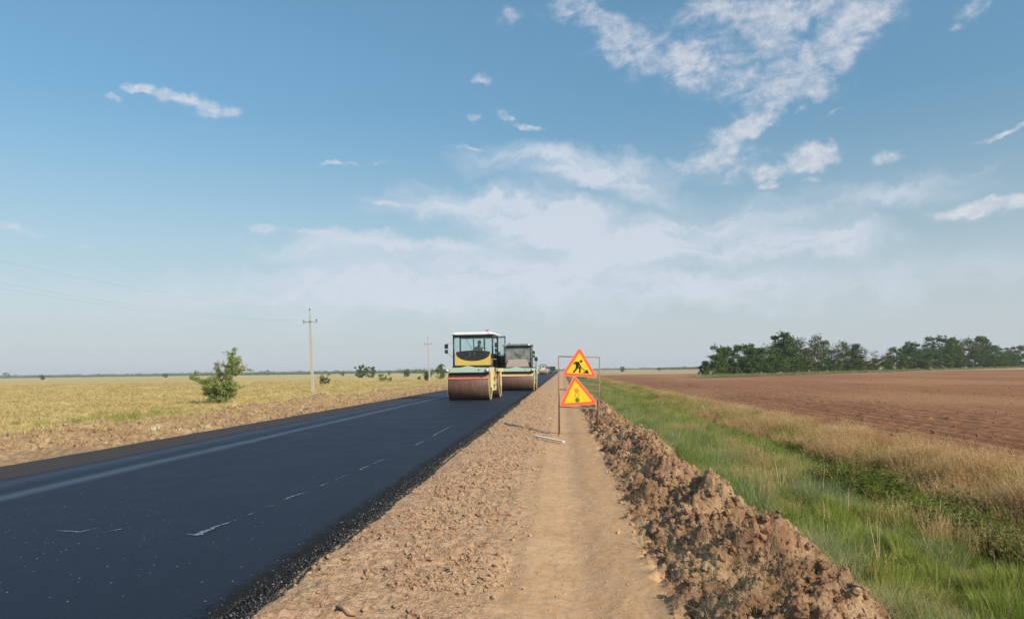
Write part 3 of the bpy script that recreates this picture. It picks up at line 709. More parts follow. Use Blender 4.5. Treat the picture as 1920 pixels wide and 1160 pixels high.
plant_out('mixed_dry_grass', X, Y, .25 + .25 * rng.uniform(0, 1, len(X)), .25 + .006 * Y, T_tan, 'patches of dry grass mixed into the green verge')
# pale grit dropped on the asphalt
n = 700; X = rng.uniform(-7.6, -1.9, n); Y = 3.8 * (26 / 3.8) ** rng.uniform(0, 1, n); S = .0015 + .003 * rng.uniform(0, 1, n) ** 4 + .0001 * Y
M_grit = material('pale_grit', lambda t: pbsdf(t, (.16, .16, .16), .8))
GR = []
for k in range(3):
    me = clod_mesh('grit_shape', 430 + k, 1); me.materials.clear(); me.materials.append(M_grit); GR.append(me)
o = scatter('pale_grit', np.stack([X, Y, RZ + .03 * (1 - ((X + 5) / 3.3) ** 2) + S * .5], 1), rng.uniform(0, 6, (n, 3)), np.stack([S, S, S], 1), rng.integers(0, 3, n), GR)
tag(o, 'pale grit sprinkled over the black asphalt', 'grit', kind='stuff')
# straw and roots in the berm
X, Y = band(3600, .8, 2.3, 3.5, 40); m_, h_ = berm_shape(X, Y); k = (m_ > .15) & (vnoise(X * 1.2, Y * .8, 88) > .0); X, Y = X[k], Y[k]
plant_out('berm_straw', X, Y, .06 + .08 * rng.uniform(0, 1, len(X)), .08 + .07 * rng.uniform(0, 1, len(X)), T_strawlit, 'pulled-up dead straw tangled in the dug earth', 'straw', .5, 0.015)
X, Y = band(700, -1.5, -.1, 3.5, 22); k = vnoise(X * 1.1, Y * .9, 89) > .05; X, Y = X[k], Y[k]
plant_out('shoulder_straw', X, Y, .025 + .03 * rng.uniform(0, 1, len(X)), .06 + .05 * rng.uniform(0, 1, len(X)), T_strawlit, 'short bleached straw between the shoulder clods', 'straw', .2, 0.0)
# dry field on the left
X, Y = band(42000, -1, 0, 15, 170, 1.05); X = -13.0 + X * (Y * .95 - 2 + 6); k = X > -1.0 * Y - 4; X, Y = X[k], Y[k]
k = rng.uniform(0, 1, len(X)) < .55 + .9 * vnoise(X * .12, Y * .25, 90); X, Y = X[k], Y[k]
plant_out('field_grass', X, Y, .10 + .16 * rng.uniform(0, 1, len(X)), .42 + Y / 90, T_field, 'dry yellow grass covering the left field')
X, Y = band(2600, -13.2, -8.7, 14, 120, 1.0); k = rng.uniform(0, 1, len(X)) < .35 * sstep(-9.2, -12, X) + .9 * np.clip(vnoise(X * .5, Y * .3, 95), 0, 1); X, Y = X[k], Y[k]
plant_out('far_shoulder_straw', X, Y, .10 + .15 * rng.uniform(0, 1, len(X)), .30 + 0 * X, T_field, 'sparse dry grass on the shoulder across the road')
pts = []
for (px, py, n_, sp) in [(130, 790, 60, 1.3), (240, 782, 40, 1.2), (288, 775, 60, 1.5), (330, 765, 30, 1.2)]:
    c = on_z(px, py, -.2); pts += [(c.x + rng.normal(0, sp), c.y + rng.normal(0, sp * .8)) for _ in range(n_)]
pts = np.array(pts)
plant_out('green_field_patch', pts[:, 0], pts[:, 1], .18 + .25 * rng.uniform(0, 1, len(pts)), .35 + 0 * pts[:, 0], T_green, 'green clumps among the dry grass left of the road')
c = on_z(945, 945, .03); X = c.x + rng.normal(0, .13, 60); Y = c.y + rng.normal(0, .35, 60)
plant_out('path_side_grass', X, Y, .035 + .04 * rng.uniform(0, 1, 60), .05 + 0 * X, T_sage, 'small faded grass patch on the shoulder left of the path')
X, Y = zone_pts(900, 2.0, 3.6, 4.0, 6.2, 1, .2, lambda X, Y: np.clip(.3 + 1.5 * vnoise(X * 1.5, Y * 1.5, 121), 0, 1))
plant_out('near_dry_grass', X, Y, .10 + .14 * rng.uniform(0, 1, len(X)), .16 + 0 * X, [T_straw[0], T_straw[1], T_tan[0]], 'dry straw-coloured grass at the near end of the verge')
# countable tussocks on the berm
for k, (px, py, zz, s, lab) in enumerate([(1208, 978, .22, .22, 'pale dead grass tussock on the path side of the berm'), (1376, 1010, .34, .17, 'bleached straw tussock on top of the berm'),
      (1350, 1150, .30, .2, 'straw tussock at the bottom edge, on the dark near end of the berm'), (1275, 940, .40, .16, 'straw tussock hanging down the steep middle of the berm')]):
    p = on_z(px, py, zz); p.z = float(height(np.array([p.x]), np.array([p.y]))[0]) - .02
    o = link_mesh('grass_tussock', T_straw[k % 4]); o.location = p; s *= 1.35; o.scale = (s, s, s * .9); o.rotation_euler = (0.15 * k, -.2, k)
    tag(o, lab, 'grass tussock', 'dead grass tussocks on the berm')

# ------------------------------------------------------------ trees and bushes
def leaf_mat(name, ca, cb, trans=.3, patch=.5):
    def fn(t):
        P = t.new('ShaderNodeNewGeometry').outputs['Position']; rp = t.new('ShaderNodeNewGeometry').outputs['Random Per Island']
        c = t.mix(t.mr(t.noise(P, patch, 3, .6), .35, .65), ca, cb)
        v = t.new('ShaderNodeHueSaturation'); t.put(v.inputs['Color'], c); t.put(v.inputs['Value'], t.mr(rp, 0, 1, .65, 1.35, False))
        d = t.new('ShaderNodeBsdfDiffuse'); t.put(d.inputs[0], v.outputs[0])
        tr = t.new('ShaderNodeBsdfTranslucent'); t.put(tr.inputs[0], v.outputs[0])
        mx = t.new('ShaderNodeMixShader'); mx.inputs[0].default_value = trans
        t.l.new(d.outputs[0], mx.inputs[1]); t.l.new(tr.outputs[0], mx.inputs[2]); return mx.outputs[0]
    return material(name, fn)
L_dark = leaf_mat('dark_foliage', (0.062, 0.102, 0.026), (0.098, 0.142, 0.038))
L_mid = leaf_mat('green_foliage', (0.085, 0.135, 0.032), (0.120, 0.170, 0.045))
L_olive = leaf_mat('olive_foliage', (0.095, 0.115, 0.045), (0.125, 0.130, 0.060))
L_brown = leaf_mat('withered_foliage', (0.20, 0.145, 0.095), (0.16, 0.12, 0.075))
L_fresh = leaf_mat('bush_foliage', (0.25, 0.31, 0.09), (0.37, 0.38, 0.14), .4, 1.5)
M_bark = material('bark', lambda t: pbsdf(t, t.mix(t.noise(t.scalev(t.new('ShaderNodeNewGeometry').outputs['Position'], (1, 1, .3)), 8, 4, .6), (0.085, 0.062, 0.045), (0.20, 0.165, 0.13)), .9))

def leaf_quads(r, C, L, up=.3):
    """a kite-shaped leaf at each centre C with length L"""
    n = len(C); d = r.normal(size=(n, 3)); d[:, 2] += up; d /= np.linalg.norm(d, axis=1)[:, None]
    e = np.cross(d, r.normal(size=(n, 3))); e /= np.linalg.norm(e, axis=1)[:, None] + 1e-6
    L = L[:, None]; V = np.stack([C, C + d * L * .5 + e * L * .33, C + d * L, C + d * L * .5 - e * L * .33], 1).reshape(-1, 3)
    return V, np.arange(n * 4).reshape(n, 4)
def crown_tree(seed, mat, h=8.0, w=5.5, lobes=22, per=150, leaf=.30, low=.12, open_=0.0):
    """unit crown and trunk meshes of a tree h high"""
    r = np.random.default_rng(seed); C = []; Ls = []; tr = MB(); cents = []
    for k in range(lobes):
        u = (k + .5) / lobes; zz = h * (low + (0.95 - low) * u ** .85); prof = math.sin(math.pi * min(max((zz / h - low * .4) / (1.04 - low * .4), 0), 1)) ** .6
        a = r.uniform(0, 6.283); rad = w * .5 * prof * r.uniform(.25, .85); s = h * r.uniform(.085, .15) * (1.1 - .5 * (zz / h))
        c = np.array([rad * math.cos(a), rad * math.sin(a), zz]); cents.append(c)
        n = max(12, int(per * r.uniform(.5, 1.3) * (1 - open_ * r.uniform(0, 1))))
        q = r.normal(size=(n, 3)); q /= np.linalg.norm(q, axis=1)[:, None]; q *= (r.uniform(.25, 1, n) ** .5)[:, None] * s * np.array([1.15, 1.15, .8]) * r.uniform(.8, 1.25, (n, 1))
        C.append(c + q); Ls.append(np.full(n, leaf) * r.uniform(.6, 1.3, n))
        # stray sprigs
        m = n // 8; dd = r.normal(size=3); dd[2] = abs(dd[2]); dd /= np.linalg.norm(dd); tt = r.uniform(.5, 2.0, m)
        C.append(c + dd * tt[:, None] * s + r.normal(0, s * .16, (m, 3))); Ls.append(np.full(m, leaf * .8))
    V, Q = leaf_quads(r, np.concatenate(C), np.concatenate(Ls))
    cm = np_mesh('crown', V, Q); cm.materials.append(mat)
    lean = r.normal(0, .05, 2); top = np.array([lean[0] * h, lean[1] * h, h * .8])
    tp = [tuple(top * u + np.array([.12 * math.sin(u * 7 + seed), .1 * math.cos(u * 5), 0]) * u) for u in np.linspace(0, 1, 7)]
    tr.tube([(p[0], p[1], p[2] - (.3 if i == 0 else 0)) for i, p in enumerate(tp)], [h * .026 * (1 - .8 * u) for u in np.linspace(0, 1, 7)], 7)
    for c in cents[::2]:
        u = min(max((c[2] / h - .15) / .8, .08), .9); b = top * u; mid = b * .45 + c * .55 + np.array([0, 0, -.1])
        tr.tube([tuple(b), tuple(mid), tuple(c)], [h * .010 * (1.1 - u), h * .006, h * .002], 5)
    tm = tr.mesh('trunk'); tm.materials.append(M_bark); return cm, tm
SPEC = {}
for nm, (m, kw) in {'dark': (L_dark, {}), 'dark2': (L_dark, dict(w=6.5, lobes=28)), 'green': (L_mid, dict(w=6.0, per=180)), 'green2': (L_mid, dict(w=7, h=8, lobes=30, low=.05)),
                    'olive': (L_olive, dict(open_=.6, w=5.0)), 'sparse': (L_olive, dict(open_=1.1, per=110, w=4.6, leaf=.26)), 'withered': (L_brown, dict(open_=.9, per=110, w=8, leaf=.24)),
                    'shrub': (L_mid, dict(w=12, h=8, lobes=30, low=.02, per=150, leaf=.5)), 'shrub2': (L_dark, dict(w=13, h=8, lobes=30, low=.0, per=150, leaf=.5))}.items():
    SPEC[nm] = [crown_tree(hash_seed, m, **kw) for hash_seed in (600 + len(SPEC) * 3, 601 + len(SPEC) * 3)]
def gz(x, y): return float(height(np.array([x], dtype=float), np.array([y], dtype=float))[0])
def plant_tree(px, top, dist, kind, label, name='broadleaf_tree', cat='tree', group=None, var=0, wide=1.0, seed=0, trunk=True):
    p = at_y(px, 700, dist); z0 = gz(p.x, p.y) - .03; tp = at_y(px, top, dist); h = tp.z - z0
    e = empty(name, (p.x, p.y, z0), seed * 2.4 + var); s = h / 8.0; e.scale = (s * wide, s * wide, s)
    cm, tm = SPEC[kind][var % 2]
    link_mesh('crown', cm, None, e)
    if trunk: link_mesh('trunk', tm, None, e)
    tag(e, label, cat, group); return e
def belt_dist(px):           # the belt runs away to the right
    return float(np.interp(px, [1310, 1470, 1650, 1830, 1920, 2000], [128, 152, 195, 250, 288, 320]))
G = 'trees in the belt beyond the ploughed field'
belt = [
 (1348, 648, 'green', 'slim tree at the left end of the belt, just right of the low dark shrub', 1.0, 0),
 (1377, 646, 'dark', 'dark round-topped tree, second from the left end of the belt', 1.1, 0),
 (1403, 644, 'dark2', 'dark broad tree, third from the left end of the belt', 1.0, 0),
 (1438, 651, 'green2', 'lighter green rounded tree left of the tallest dark one', .95, 0),
 (1470, 622, 'dark2', 'tallest dark tree in the left half of the belt', 1.0, 4),
 (1497, 637, 'olive', 'brownish green tree just right of the tallest dark one', .9, 2),
 (1522, 624, 'sparse', 'tall spindly see-through tree, first of the two airy ones', 1.1, 3),
 (1543, 636, 'dark', 'dark tree between the two airy spindly ones', .75, 5),
 (1572, 636, 'sparse', 'airy spindly tree, second of the two in the left half', 1.0, 0),
 (1590, 643, 'olive', 'olive green tree touching the second airy one on its right', .9, 6),
 (1609, 644, 'dark', 'dark tree at the left edge of the gap with the dead tree', .9, 0),
 (1645, 657, 'withered', 'withered brown tree with bare limbs in the middle gap', .95, 0),
 (1662, 672, 'green2', 'low green tree in front of the withered one', .9, -6),
 (1683, 650, 'dark', 'dark tree at the right edge of the middle gap', 1.0, 0),
 (1712, 640, 'dark2', 'broad dark tree, second right of the withered one', 1.0, 2),
 (1741, 660, 'green', 'lighter green tree standing low in front of the tall right group', 1.4, -12),
 (1738, 643, 'olive', 'olive tree behind the lighter low one in the right group', .9, 12),
 (1763, 629, 'dark', 'tall dark tree, left peak of the right-hand group', 1.1, 0),
 (1790, 632, 'dark2', 'tall dark tree, second peak of the right-hand group', .85, 4),
 (1816, 634, 'olive', 'tall olive tree, third peak of the right-hand group', 1.0, 0),
 (1844, 630, 'dark', 'tall dark tree, rightmost peak of the right-hand group', 1.1, 3),
 (1868, 647, 'green', 'middling green tree where the belt drops toward the right', 1.0, 0),
 (1888, 651, 'olive', 'olive tree second from the right edge of the photo', 1.1, 0),
 (1911, 647, 'dark', 'dark tree cut by the right edge of the photo', 1.1, 0)]
for k, (px, top, kind, lab, wd, dd) in enumerate(belt):
    plant_tree(px, top, belt_dist(px) + dd, kind, lab, 'dead_tree' if kind == 'withered' else 'broadleaf_tree', 'tree', G, k, wd * 1.32, k)
rr = random.Random(8)
plant_tree(1322, 684, 127, 'shrub2', 'low dark shrub at the very left end of the belt', 'shrub', 'shrub', 'shrubs under the belt', 0, .75, 1)
SHORT = {1348: 'the slim leftmost tree', 1377: 'the second tree from the left', 1403: 'the third tree from the left', 1438: 'the light rounded tree', 1470: 'the tallest dark tree',
 1497: 'the brownish tree', 1522: 'the first airy tree', 1543: 'the dark tree between the airy ones', 1572: 'the second airy tree', 1590: 'the olive tree left of the gap', 1609: 'the dark tree at the gap',
 1645: 'the withered tree', 1662: 'the low green tree in the gap', 1683: 'the dark tree right of the gap', 1712: 'the broad dark right tree', 1741: 'the low light tree of the right group', 1738: 'the olive right-group tree',
 1763: 'the left peak of the right group', 1790: 'the second peak of the right group', 1816: 'the third peak of the right group', 1844: 'the rightmost peak', 1868: 'the tree where the belt drops', 1888: 'the second tree from the right edge', 1911: 'the tree at the right edge'}
def nearest(px, used):
    k = min((q for q in SHORT if q not in used), key=lambda q: abs(q - px)); used.add(k); return SHORT[k]
used_u = set(); used_b = set()
for k, (px, top) in enumerate([(1335, 680), (1362, 677), (1392, 676), (1422, 674), (1452, 672), (1484, 676), (1512, 680), (1538, 682), (1556, 676), (1584, 679), (1604, 676), (1627, 680), (1679, 675), (1700, 676), (1727, 673), (1765, 670), (1795, 671), (1826, 670), (1853, 669), (1882, 668), (1908, 667)]):
    q = rr.choice(['shrub', 'shrub2', 'shrub'])
    plant_tree(px, top - 4, belt_dist(px) - 5, q, 'leafy undergrowth at the foot of ' + nearest(px, used_u), 'shrub', 'shrub', 'undergrowth shrubs along the foot of the belt', k, 1.35, k, False)
for k, (px, top) in enumerate([(1360, 655), (1420, 652), (1457, 645), (1485, 650), (1512, 652), (1556, 655), (1600, 655), (1700, 655), (1728, 655), (1778, 648), (1803, 650), (1830, 648), (1856, 656), (1878, 660), (1900, 658)]):
    plant_tree(px, top, belt_dist(px) + 16, rr.choice(['dark', 'dark2', 'green']), 'back row tree showing behind ' + nearest(px, used_b), 'broadleaf_tree', 'tree', 'back row trees of the belt', k, 1.6, k + 3)
plant_tree(1632, 668, 186, 'withered', 'low brown withered thicket filling the left of the gap', 'thicket', 'shrub', None, 1, 1.6, 3)
plant_tree(1652, 671, 190, 'shrub', 'green thicket under the withered tree in the gap', 'thicket', 'shrub', None, 0, 1.3, 5, False)
plant_tree(1668, 660, 205, 'olive', 'olive tree right behind the low green tree in the gap', 'broadleaf_tree', 'tree', None, 0, 1.3, 7)
# pale weeds along the foot of the belt
n = 1500; u = rng.uniform(0, 1, n); PXs = 1312 + u * 640; D = np.interp(PXs, [1310, 1470, 1650, 1830, 1920, 2000], [128, 152, 195, 250, 288, 320]) - 8 - rng.uniform(0, 6, n)
XY = np.array([at_y(a, 700, d)[:2] for a, d in zip(PXs, D)])
plant_out('belt_weeds', XY[:, 0], XY[:, 1], .4 + .5 * rng.uniform(0, 1, n), 1.2 + 0 * u, T_sage, 'pale weeds along the foot of the tree belt', 'weeds')

# the sapling bush on the left
def limb_bush(name, loc, h, stems, seed, mat, leaf=.085, n_leaf=9000, parts=True):
    r = np.random.default_rng(seed); tr = MB(); C = []; Ls = []; segs = []
    def grow(p, d, ln, rad, depth):
        pts = [p]; q = p.copy(); n = 5
        for i in range(n):
            d = d + r.normal(0, .11, 3) + np.array([0, 0, .03]); d /= np.linalg.norm(d); q = q + d * ln / n; pts.append(q.copy())
        tr.tube([tuple(a) for a in pts], [rad * (1 - .7 * i / n) for i in range(n + 1)], 5 if depth else 6)
        if depth >= 1: segs.append((pts, ln))
        if depth < 3:
            for k in range(4 if depth else 7):
                i = r.integers(1, n + 1) if depth else r.integers(1, n + 1); dd = d + r.normal(0, .75, 3) * np.array([1, 1, .6]); dd[2] = dd[2] * .8 + .1; dd /= np.linalg.norm(dd)
                grow(pts[i], dd, ln * r.uniform(.35, .6), rad * .5, depth + 1)
    for (dx_, dy_, f) in stems:
        v = np.array([dx_, dy_, 1.0]); L_ = np.linalg.norm(v); grow(np.array([dx_ * .1, dy_ * .1, -.1]), v / L_, h * f * .8, h * .016, 0)
    W = np.array([s[1] for s in segs]); pick = r.choice(len(segs), n_leaf, p=W / W.sum())
    for i in pick:
        pts, ln = segs[i]; u = r.uniform(.15, 1) * (len(pts) - 1); a = int(u); b = min(a + 1, len(pts) - 1); C.append(pts[a] * (1 - u + a) + pts[b] * (u - a) + r.normal(0, .062, 3) * h / 3)
    C = np.array(C); C[:, 2] = np.abs(C[:, 2]); V, Q = leaf_quads(r, C, leaf * r.uniform(.6, 1.4, len(C)), .5)
    e = empty(name, loc); cm = np_mesh('crown', V, Q); link_mesh('crown', cm, mat, e); tr.build('trunk', M_bark, e); return e
def lft(px, D): p = at_y(px, 700, D); return (p.x, p.y, gz(p.x, p.y) - .03)
b = limb_bush('sapling', lft(410, 46), 2.15, [(.20, 0, 1.32), (.08, .1, 1.12), (-.62, .1, .95), (-.95, -.15, .72), (.9, .1, .68), (-.25, .2, .85), (.45, -.2, .75), (-.55, -.3, .55), (.3, .3, .5)], 11, L_fresh, .085, 19000)
tag(b, 'young many-stemmed elm sapling, green and ragged, beside the far shoulder of the road', 'sapling')
b = limb_bush('sapling', lft(604.5, 118), 1.7, [(.5, 0, 1.0), (-.5, 0, .7), (1.0, 0, .8), (.1, 0, .9)], 22, L_olive, .13, 1100)
tag(b, 'small wind-bent sapling right of the nearer utility pole', 'sapling')
b = limb_bush('sapling', lft(715, 150), 1.7, [(.7, 0, .9), (-.7, 0, .9), (0, 0, .8), (1.4, 0, .7)], 13, L_fresh, .17, 900)
tag(b, 'low yellow-green sapling right of the big round bush', 'sapling')
b = limb_bush('sapling', lft(731, 140), .8, [(.4, 0, 1.0), (-.4, 0, .7)], 14, L_olive, .14, 300)
tag(b, 'tiny sapling tuft in the field right of the yellow-green one', 'sapling')
b = limb_bush('sapling', lft(761, 235), 2.4, [(.4, 0, 1.0), (-.4, 0, 1.0), (.9, 0, .8)], 15, L_mid, .25, 700)
tag(b, 'dark little bush alone in the field between big bush and far pole', 'sapling')
b = limb_bush('sapling', lft(786, 160), .9, [(.2, 0, 1.0), (-.3, 0, .7)], 16, L_olive, .14, 300)
tag(b, 'small dark tuft of leaves left of the far utility pole', 'sapling')
b = limb_bush('sapling', lft(802, 140), 1.9, [(.4, 0, .9), (-.3, 0, .9), (.1, 0, 1.0), (-.6, 0, .6)], 17, L_olive, .16, 1100)
tag(b, 'olive bush standing just behind the foot of the far utility pole', 'bush')
plant_tree(826, 682, 168, 'green2', 'round dark green bush left of the nearest roller', 'bush', 'bush', None, 0, .95, 2)
plant_tree(676, 684, 262, 'shrub2', 'left half of the big dark bush pair on the left field', 'bush', 'bush', None, 1, .82, 1)
plant_tree(694, 687, 268, 'shrub', 'right half of the big dark bush pair on the left field', 'bush', 'bush', None, 0, .95, 4)
plant_tree(642, 697, 420, 'shrub2', 'low dark bush left of the big bush pair', 'bush', 'bush', None, 0, .9, 3)
plant_tree(730, 695, 420, 'shrub2', 'small dark bush between the big bush pair and the lone sapling', 'bush', 'bush', None, 1, .6, 3)
plant_tree(80, 702, 420, 'shrub2', 'small dark bush out in the left field near its horizon', 'bush', 'bush', None, 1, .9, 5)
plant_tree(310, 699.5, 500, 'shrub2', 'dark bush in front of the distant tree line, left of the sapling', 'bush', 'bush', None, 0, 1.1, 6)
plant_tree(1167, 686.5, 420, 'shrub2', 'dark rounded bush alone in the stubble right of the warning signs', 'bush', 'bush', None, 0, .9, 2)
plant_tree(1236, 688, 520, 'shrub2', 'small dark bush on the skyline between the signs and the belt', 'bush', 'bush', None, 1, .55, 2)
plant_tree(12, 698, 1250, 'shrub2', 'far clump of trees on the skyline at the left edge', 'distant_tree', 'tree', None, 1, 1.0, 2)
plant_tree(500, 693.5, 1000, 'shrub2', 'far rounded tree clump on the skyline right of the sapling', 'distant_tree', 'tree', None, 0, 1.0, 8)

# far woods that read as one dark band
def wood_band(name, segs, seed, lab, mat=L_dark):
    r = np.random.default_rng(seed); C = []; Ls = []
    for (pa, pb, D, ha, hb, n) in segs:
        for _ in range(n):
            u = r.uniform(); px = pa + (pb - pa) * u; p = at_y(px, 700, D * r.uniform(.97, 1.05)); hh = (ha + (hb - ha) * u) * (.75 + .5 * float(vnoise(np.array([px * .09]), np.array([D * .01]), seed)[0] ) ) * r.uniform(.5, 1.1)
            m = 22; q = r.normal(0, 1, (m, 3)) * np.array([3.5, 3.5, hh * .25]); q[:, 2] = np.abs(q[:, 2] + hh * .45); C.append(np.array([p.x, p.y, -.6]) + q); Ls.append(np.full(m, D / 1423 * 2.4))
    V, Q = leaf_quads(r, np.concatenate(C), np.concatenate(Ls)); o = link_mesh(name, np_mesh(name, V, Q), mat); tag(o, lab, 'woods', kind='stuff')
wood_band('distant_woods', [(-60, 360, 1300, 6.5, 5.5, 500), (360, 560, 1100, 6.5, 6, 260), (560, 860, 1100, 6, 6, 360), (-60, 900, 1450, 6, 6, 700), (755, 850, 700, 5.5, 6.5, 90), (862, 1050, 1100, 5, 5, 160)], 31, 'dark wooded band along the horizon left of the road')
wood_band('distant_hedge', [(1056, 1330, 1500, 3.5, 3.5, 300), (1235, 1340, 900, 3.5, 4, 140), (1330, 1960, 1300, 4, 5, 300)], 32, 'thin dark hedge line along the horizon right of the road')
wood_band('stubble_scrub', [(1150, 1300, 300, .35, .35, 20), (1230, 1260, 330, .5, .4, 8)], 33, 'low brown scrub dotted over the far stubble', L_brown)

# ------------------------------------------------------------ plain paints
def paint(name, c, rough=.45, metal=0.0, dirt=.25, dirtc=(.30, .22, .15), spec=.5):
    def fn(t):
        P = t.new('ShaderNodeTexCoord').outputs['Object']
        d = t.mr(t.noise(P, 2.5, 5, .65), .42, .75, 0, dirt); cc = t.mix(d, c, dirtc)
        cc = t.mix(t.mr(t.noise(P, 14, 3, .6), .6, .8, 0, dirt * .6), cc, tuple(q * .5 for q in c))
        return pbsdf(t, cc, t.mr(d, 0, 1, rough, min(1, rough + .35), False), metal, None, spec)
    return material(name, fn)
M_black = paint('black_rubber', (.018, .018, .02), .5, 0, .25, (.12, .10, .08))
M_pillar = paint('dark_pillar_paint', (.022, .028, .032), .4, 0, .2, (.1, .1, .09))
M_white = paint('white_paint', (.72, .73, .72), .4, 0, .2, (.45, .40, .34))
M_yellow = paint('yellow_paint', (.66, .46, .09), .45, 0, .25, (.45, .36, .2))
M_cream = paint('faded_yellow_paint', (.72, .56, .26), .5, 0, .3, (.42, .33, .2))
M_pgreen = paint('pale_green_paint', (.42, .55, .42), .5, 0, .3, (.4, .38, .28))
M_red = paint('red_guard_paint', (.52, .15, .11), .5, 0, .5, (.45, .33, .26))
M_orange = paint('orange_guard_paint', (.78, .46, .20), .5, 0, .35, (.45, .33, .22))
M_concrete = paint('pale_concrete', (.42, .38, .33), .9, 0, .4, (.30, .27, .23), .2)
M_rusty = paint('rusty_tube', (.30, .17, .12), .75, 0, .5, (.22, .12, .08), .3)
M_metal = paint('galvanised_metal', (.22, .23, .24), .5, .6, .3)
M_porcelain = paint('brown_insulator', (.10, .07, .05), .3, 0, .1)
M_taupe = paint('dusty_taupe_paint', (.42, .34, .29), .55, 0, .5, (.36, .25, .2))
M_grey = paint('grey_roof_paint', (.13, .15, .165), .5, 0, .3, (.3, .28, .25))
def drum_fn(t):
    P = t.new('ShaderNodeTexCoord').outputs['Object']; x, y, z = t.sep(P)
    n = t.noise(t.scalev(P, (6, 1, 1)), 1.2, 5, .6)
    c = t.mix(t.mr(n, .35, .65), (.17, .085, .052), (.11, .062, .042))
    c = t.mix(t.mr(t.noise(P, 8, 4, .6), .5, .75, 0, .5), c, (.23, .13, .08))
    return pbsdf(t, c, .6, .15)
M_drum = material('worn_drum_steel', drum_fn)
def glass_fn(t):
    g = t.new('ShaderNodeBsdfGlossy'); t.put(g.inputs[0], (.9, .95, .95)); g.inputs['Roughness'].default_value = .03
    tr = t.new('ShaderNodeBsdfTransparent'); t.put(tr.inputs[0], (.91, .97, .965))
    mx = t.new('ShaderNodeMixShader'); fr = t.new('ShaderNodeFresnel'); fr.inputs[0].default_value = 1.5
    t.put(mx.inputs[0], t.math('MINIMUM', t.math('ADD', fr.outputs[0], .01), .16)); t.l.new(tr.outputs[0], mx.inputs[1]); t.l.new(g.outputs[0], mx.inputs[2]); return mx.outputs[0]
M_glass = material('tinted_cab_glass', glass_fn)
def glass_dust(t):
    d = t.new('ShaderNodeBsdfDiffuse'); t.put(d.inputs[0], (.50, .46, .42))
    tr = t.new('ShaderNodeBsdfTransparent'); t.put(tr.inputs[0], (.72, .80, .78))
    mx = t.new('ShaderNodeMixShader'); P = t.new('ShaderNodeTexCoord').outputs['Object']
    t.put(mx.inputs[0], t.mr(t.noise(P, 2.2, 4, .6), .3, .7, .12, .42)); t.l.new(tr.outputs[0], mx.inputs[1]); t.l.new(d.outputs[0], mx.inputs[2]); return mx.outputs[0]
M_dusty_glass = material('dusty_cab_glass', glass_dust)
M_lamp = paint('headlight_lens', (.80, .82, .82), .15, 0, .1, (.5, .45, .4))
M_beacon = paint('beacon_plastic', (.62, .05, .12), .25, 0, .05)
M_mirror = material('mirror_glass', lambda t: pbsdf(t, (.75, .78, .8), .04, 1.0))

# ------------------------------------------------------------ utility poles and wires
POLEX = -23.6
def utility_pole(x, y, label):
    z0 = gz(x, y) - .1; e = empty('utility_pole', (x, y, z0), 0.0); e.rotation_euler = (0, -.05, 0)
    p = MB(); prof = [(0, .15, .13), (7.45, .09, .08)]
    vs = []
    for z, a, b_ in prof: vs += [(-a / 1, -b_, z), (a, -b_, z), (a * .8, b_, z), (-a * .8, b_, z)]
    p.add(vs, [(0, 1, 5, 4), (1, 2, 6, 5), (2, 3, 7, 6), (3, 0, 4, 7), (3, 2, 1, 0), (4, 5, 6, 7)]); p.build('pole', M_concrete, e, .015)
    MB().tube([(0, 0, 7.4), (0, 0, 7.92)], .018, 6).build('spike', M_metal, e)
    c = MB().tube([(-.62, 0, 6.72), (-.2, -.14, 6.81), (.2, -.14, 6.81), (.62, 0, 6.72)], .032, 6).build('crossarm', M_metal, e)
    for sx, sz in ((-.62, 6.72), (.62, 6.72)):
        MB().tube([(sx, 0, sz), (sx, 0, sz + .14)], .014, 5).lathe([(.03, 0), (.06, .03), (.055, .08), (.07, .10), (.05, .17), (.02, .19)], 10, c=(sx, 0, sz + .10)).build('insulator', M_porcelain, e)
        MB().tube([(sx, 0, sz), (sx + math.copysign(.10, sx), 0, sz - .10), (sx, 0, sz - .18)], .012, 5).build('bracket', M_metal, e)
    MB().lathe([(.03, 0), (.06, .03), (.055, .08), (.07, .10), (.05, .17), (.02, .19)], 10, c=(0, 0, 7.9)).build('insulator', M_porcelain, e)
    tag(e, label, 'utility pole', 'concrete poles of the power line left of the road'); return e
PY = [7, 71, 135, 199]
utility_pole(POLEX, 71, 'nearer pale concrete utility pole with a bracket crossarm, left of the road')
utility_pole(POLEX, 135, 'farther thin concrete utility pole, between the bushes and the roller')
utility_pole(POLEX, 7, 'pale concrete utility pole beside the camera, outside the left edge')
utility_pole(POLEX, 199, 'most distant concrete utility pole, standing behind the nearest roller')
for sx, zt, lab in ((-.62, 6.97, 'left'), (.62, 6.97, 'right'), (0, 8.05, 'top')):
    m = MB()
    for a, b_ in zip(PY[:-1], PY[1:]):
        za, zb = gz(POLEX, a) - .1 + zt, gz(POLEX, b_) - .1 + zt
        m.tube([(POLEX + sx - .05 * zt, a + (b_ - a) * u, za + (zb - za) * u - 1.25 * 4 * u * (1 - u)) for u in np.linspace(0, 1, 17)], .0022, 4, False)
    o = m.build('power_wire', M_metal); tag(o, '%s sagging wire of the power line strung between the poles' % lab, 'wire', 'power line wires')

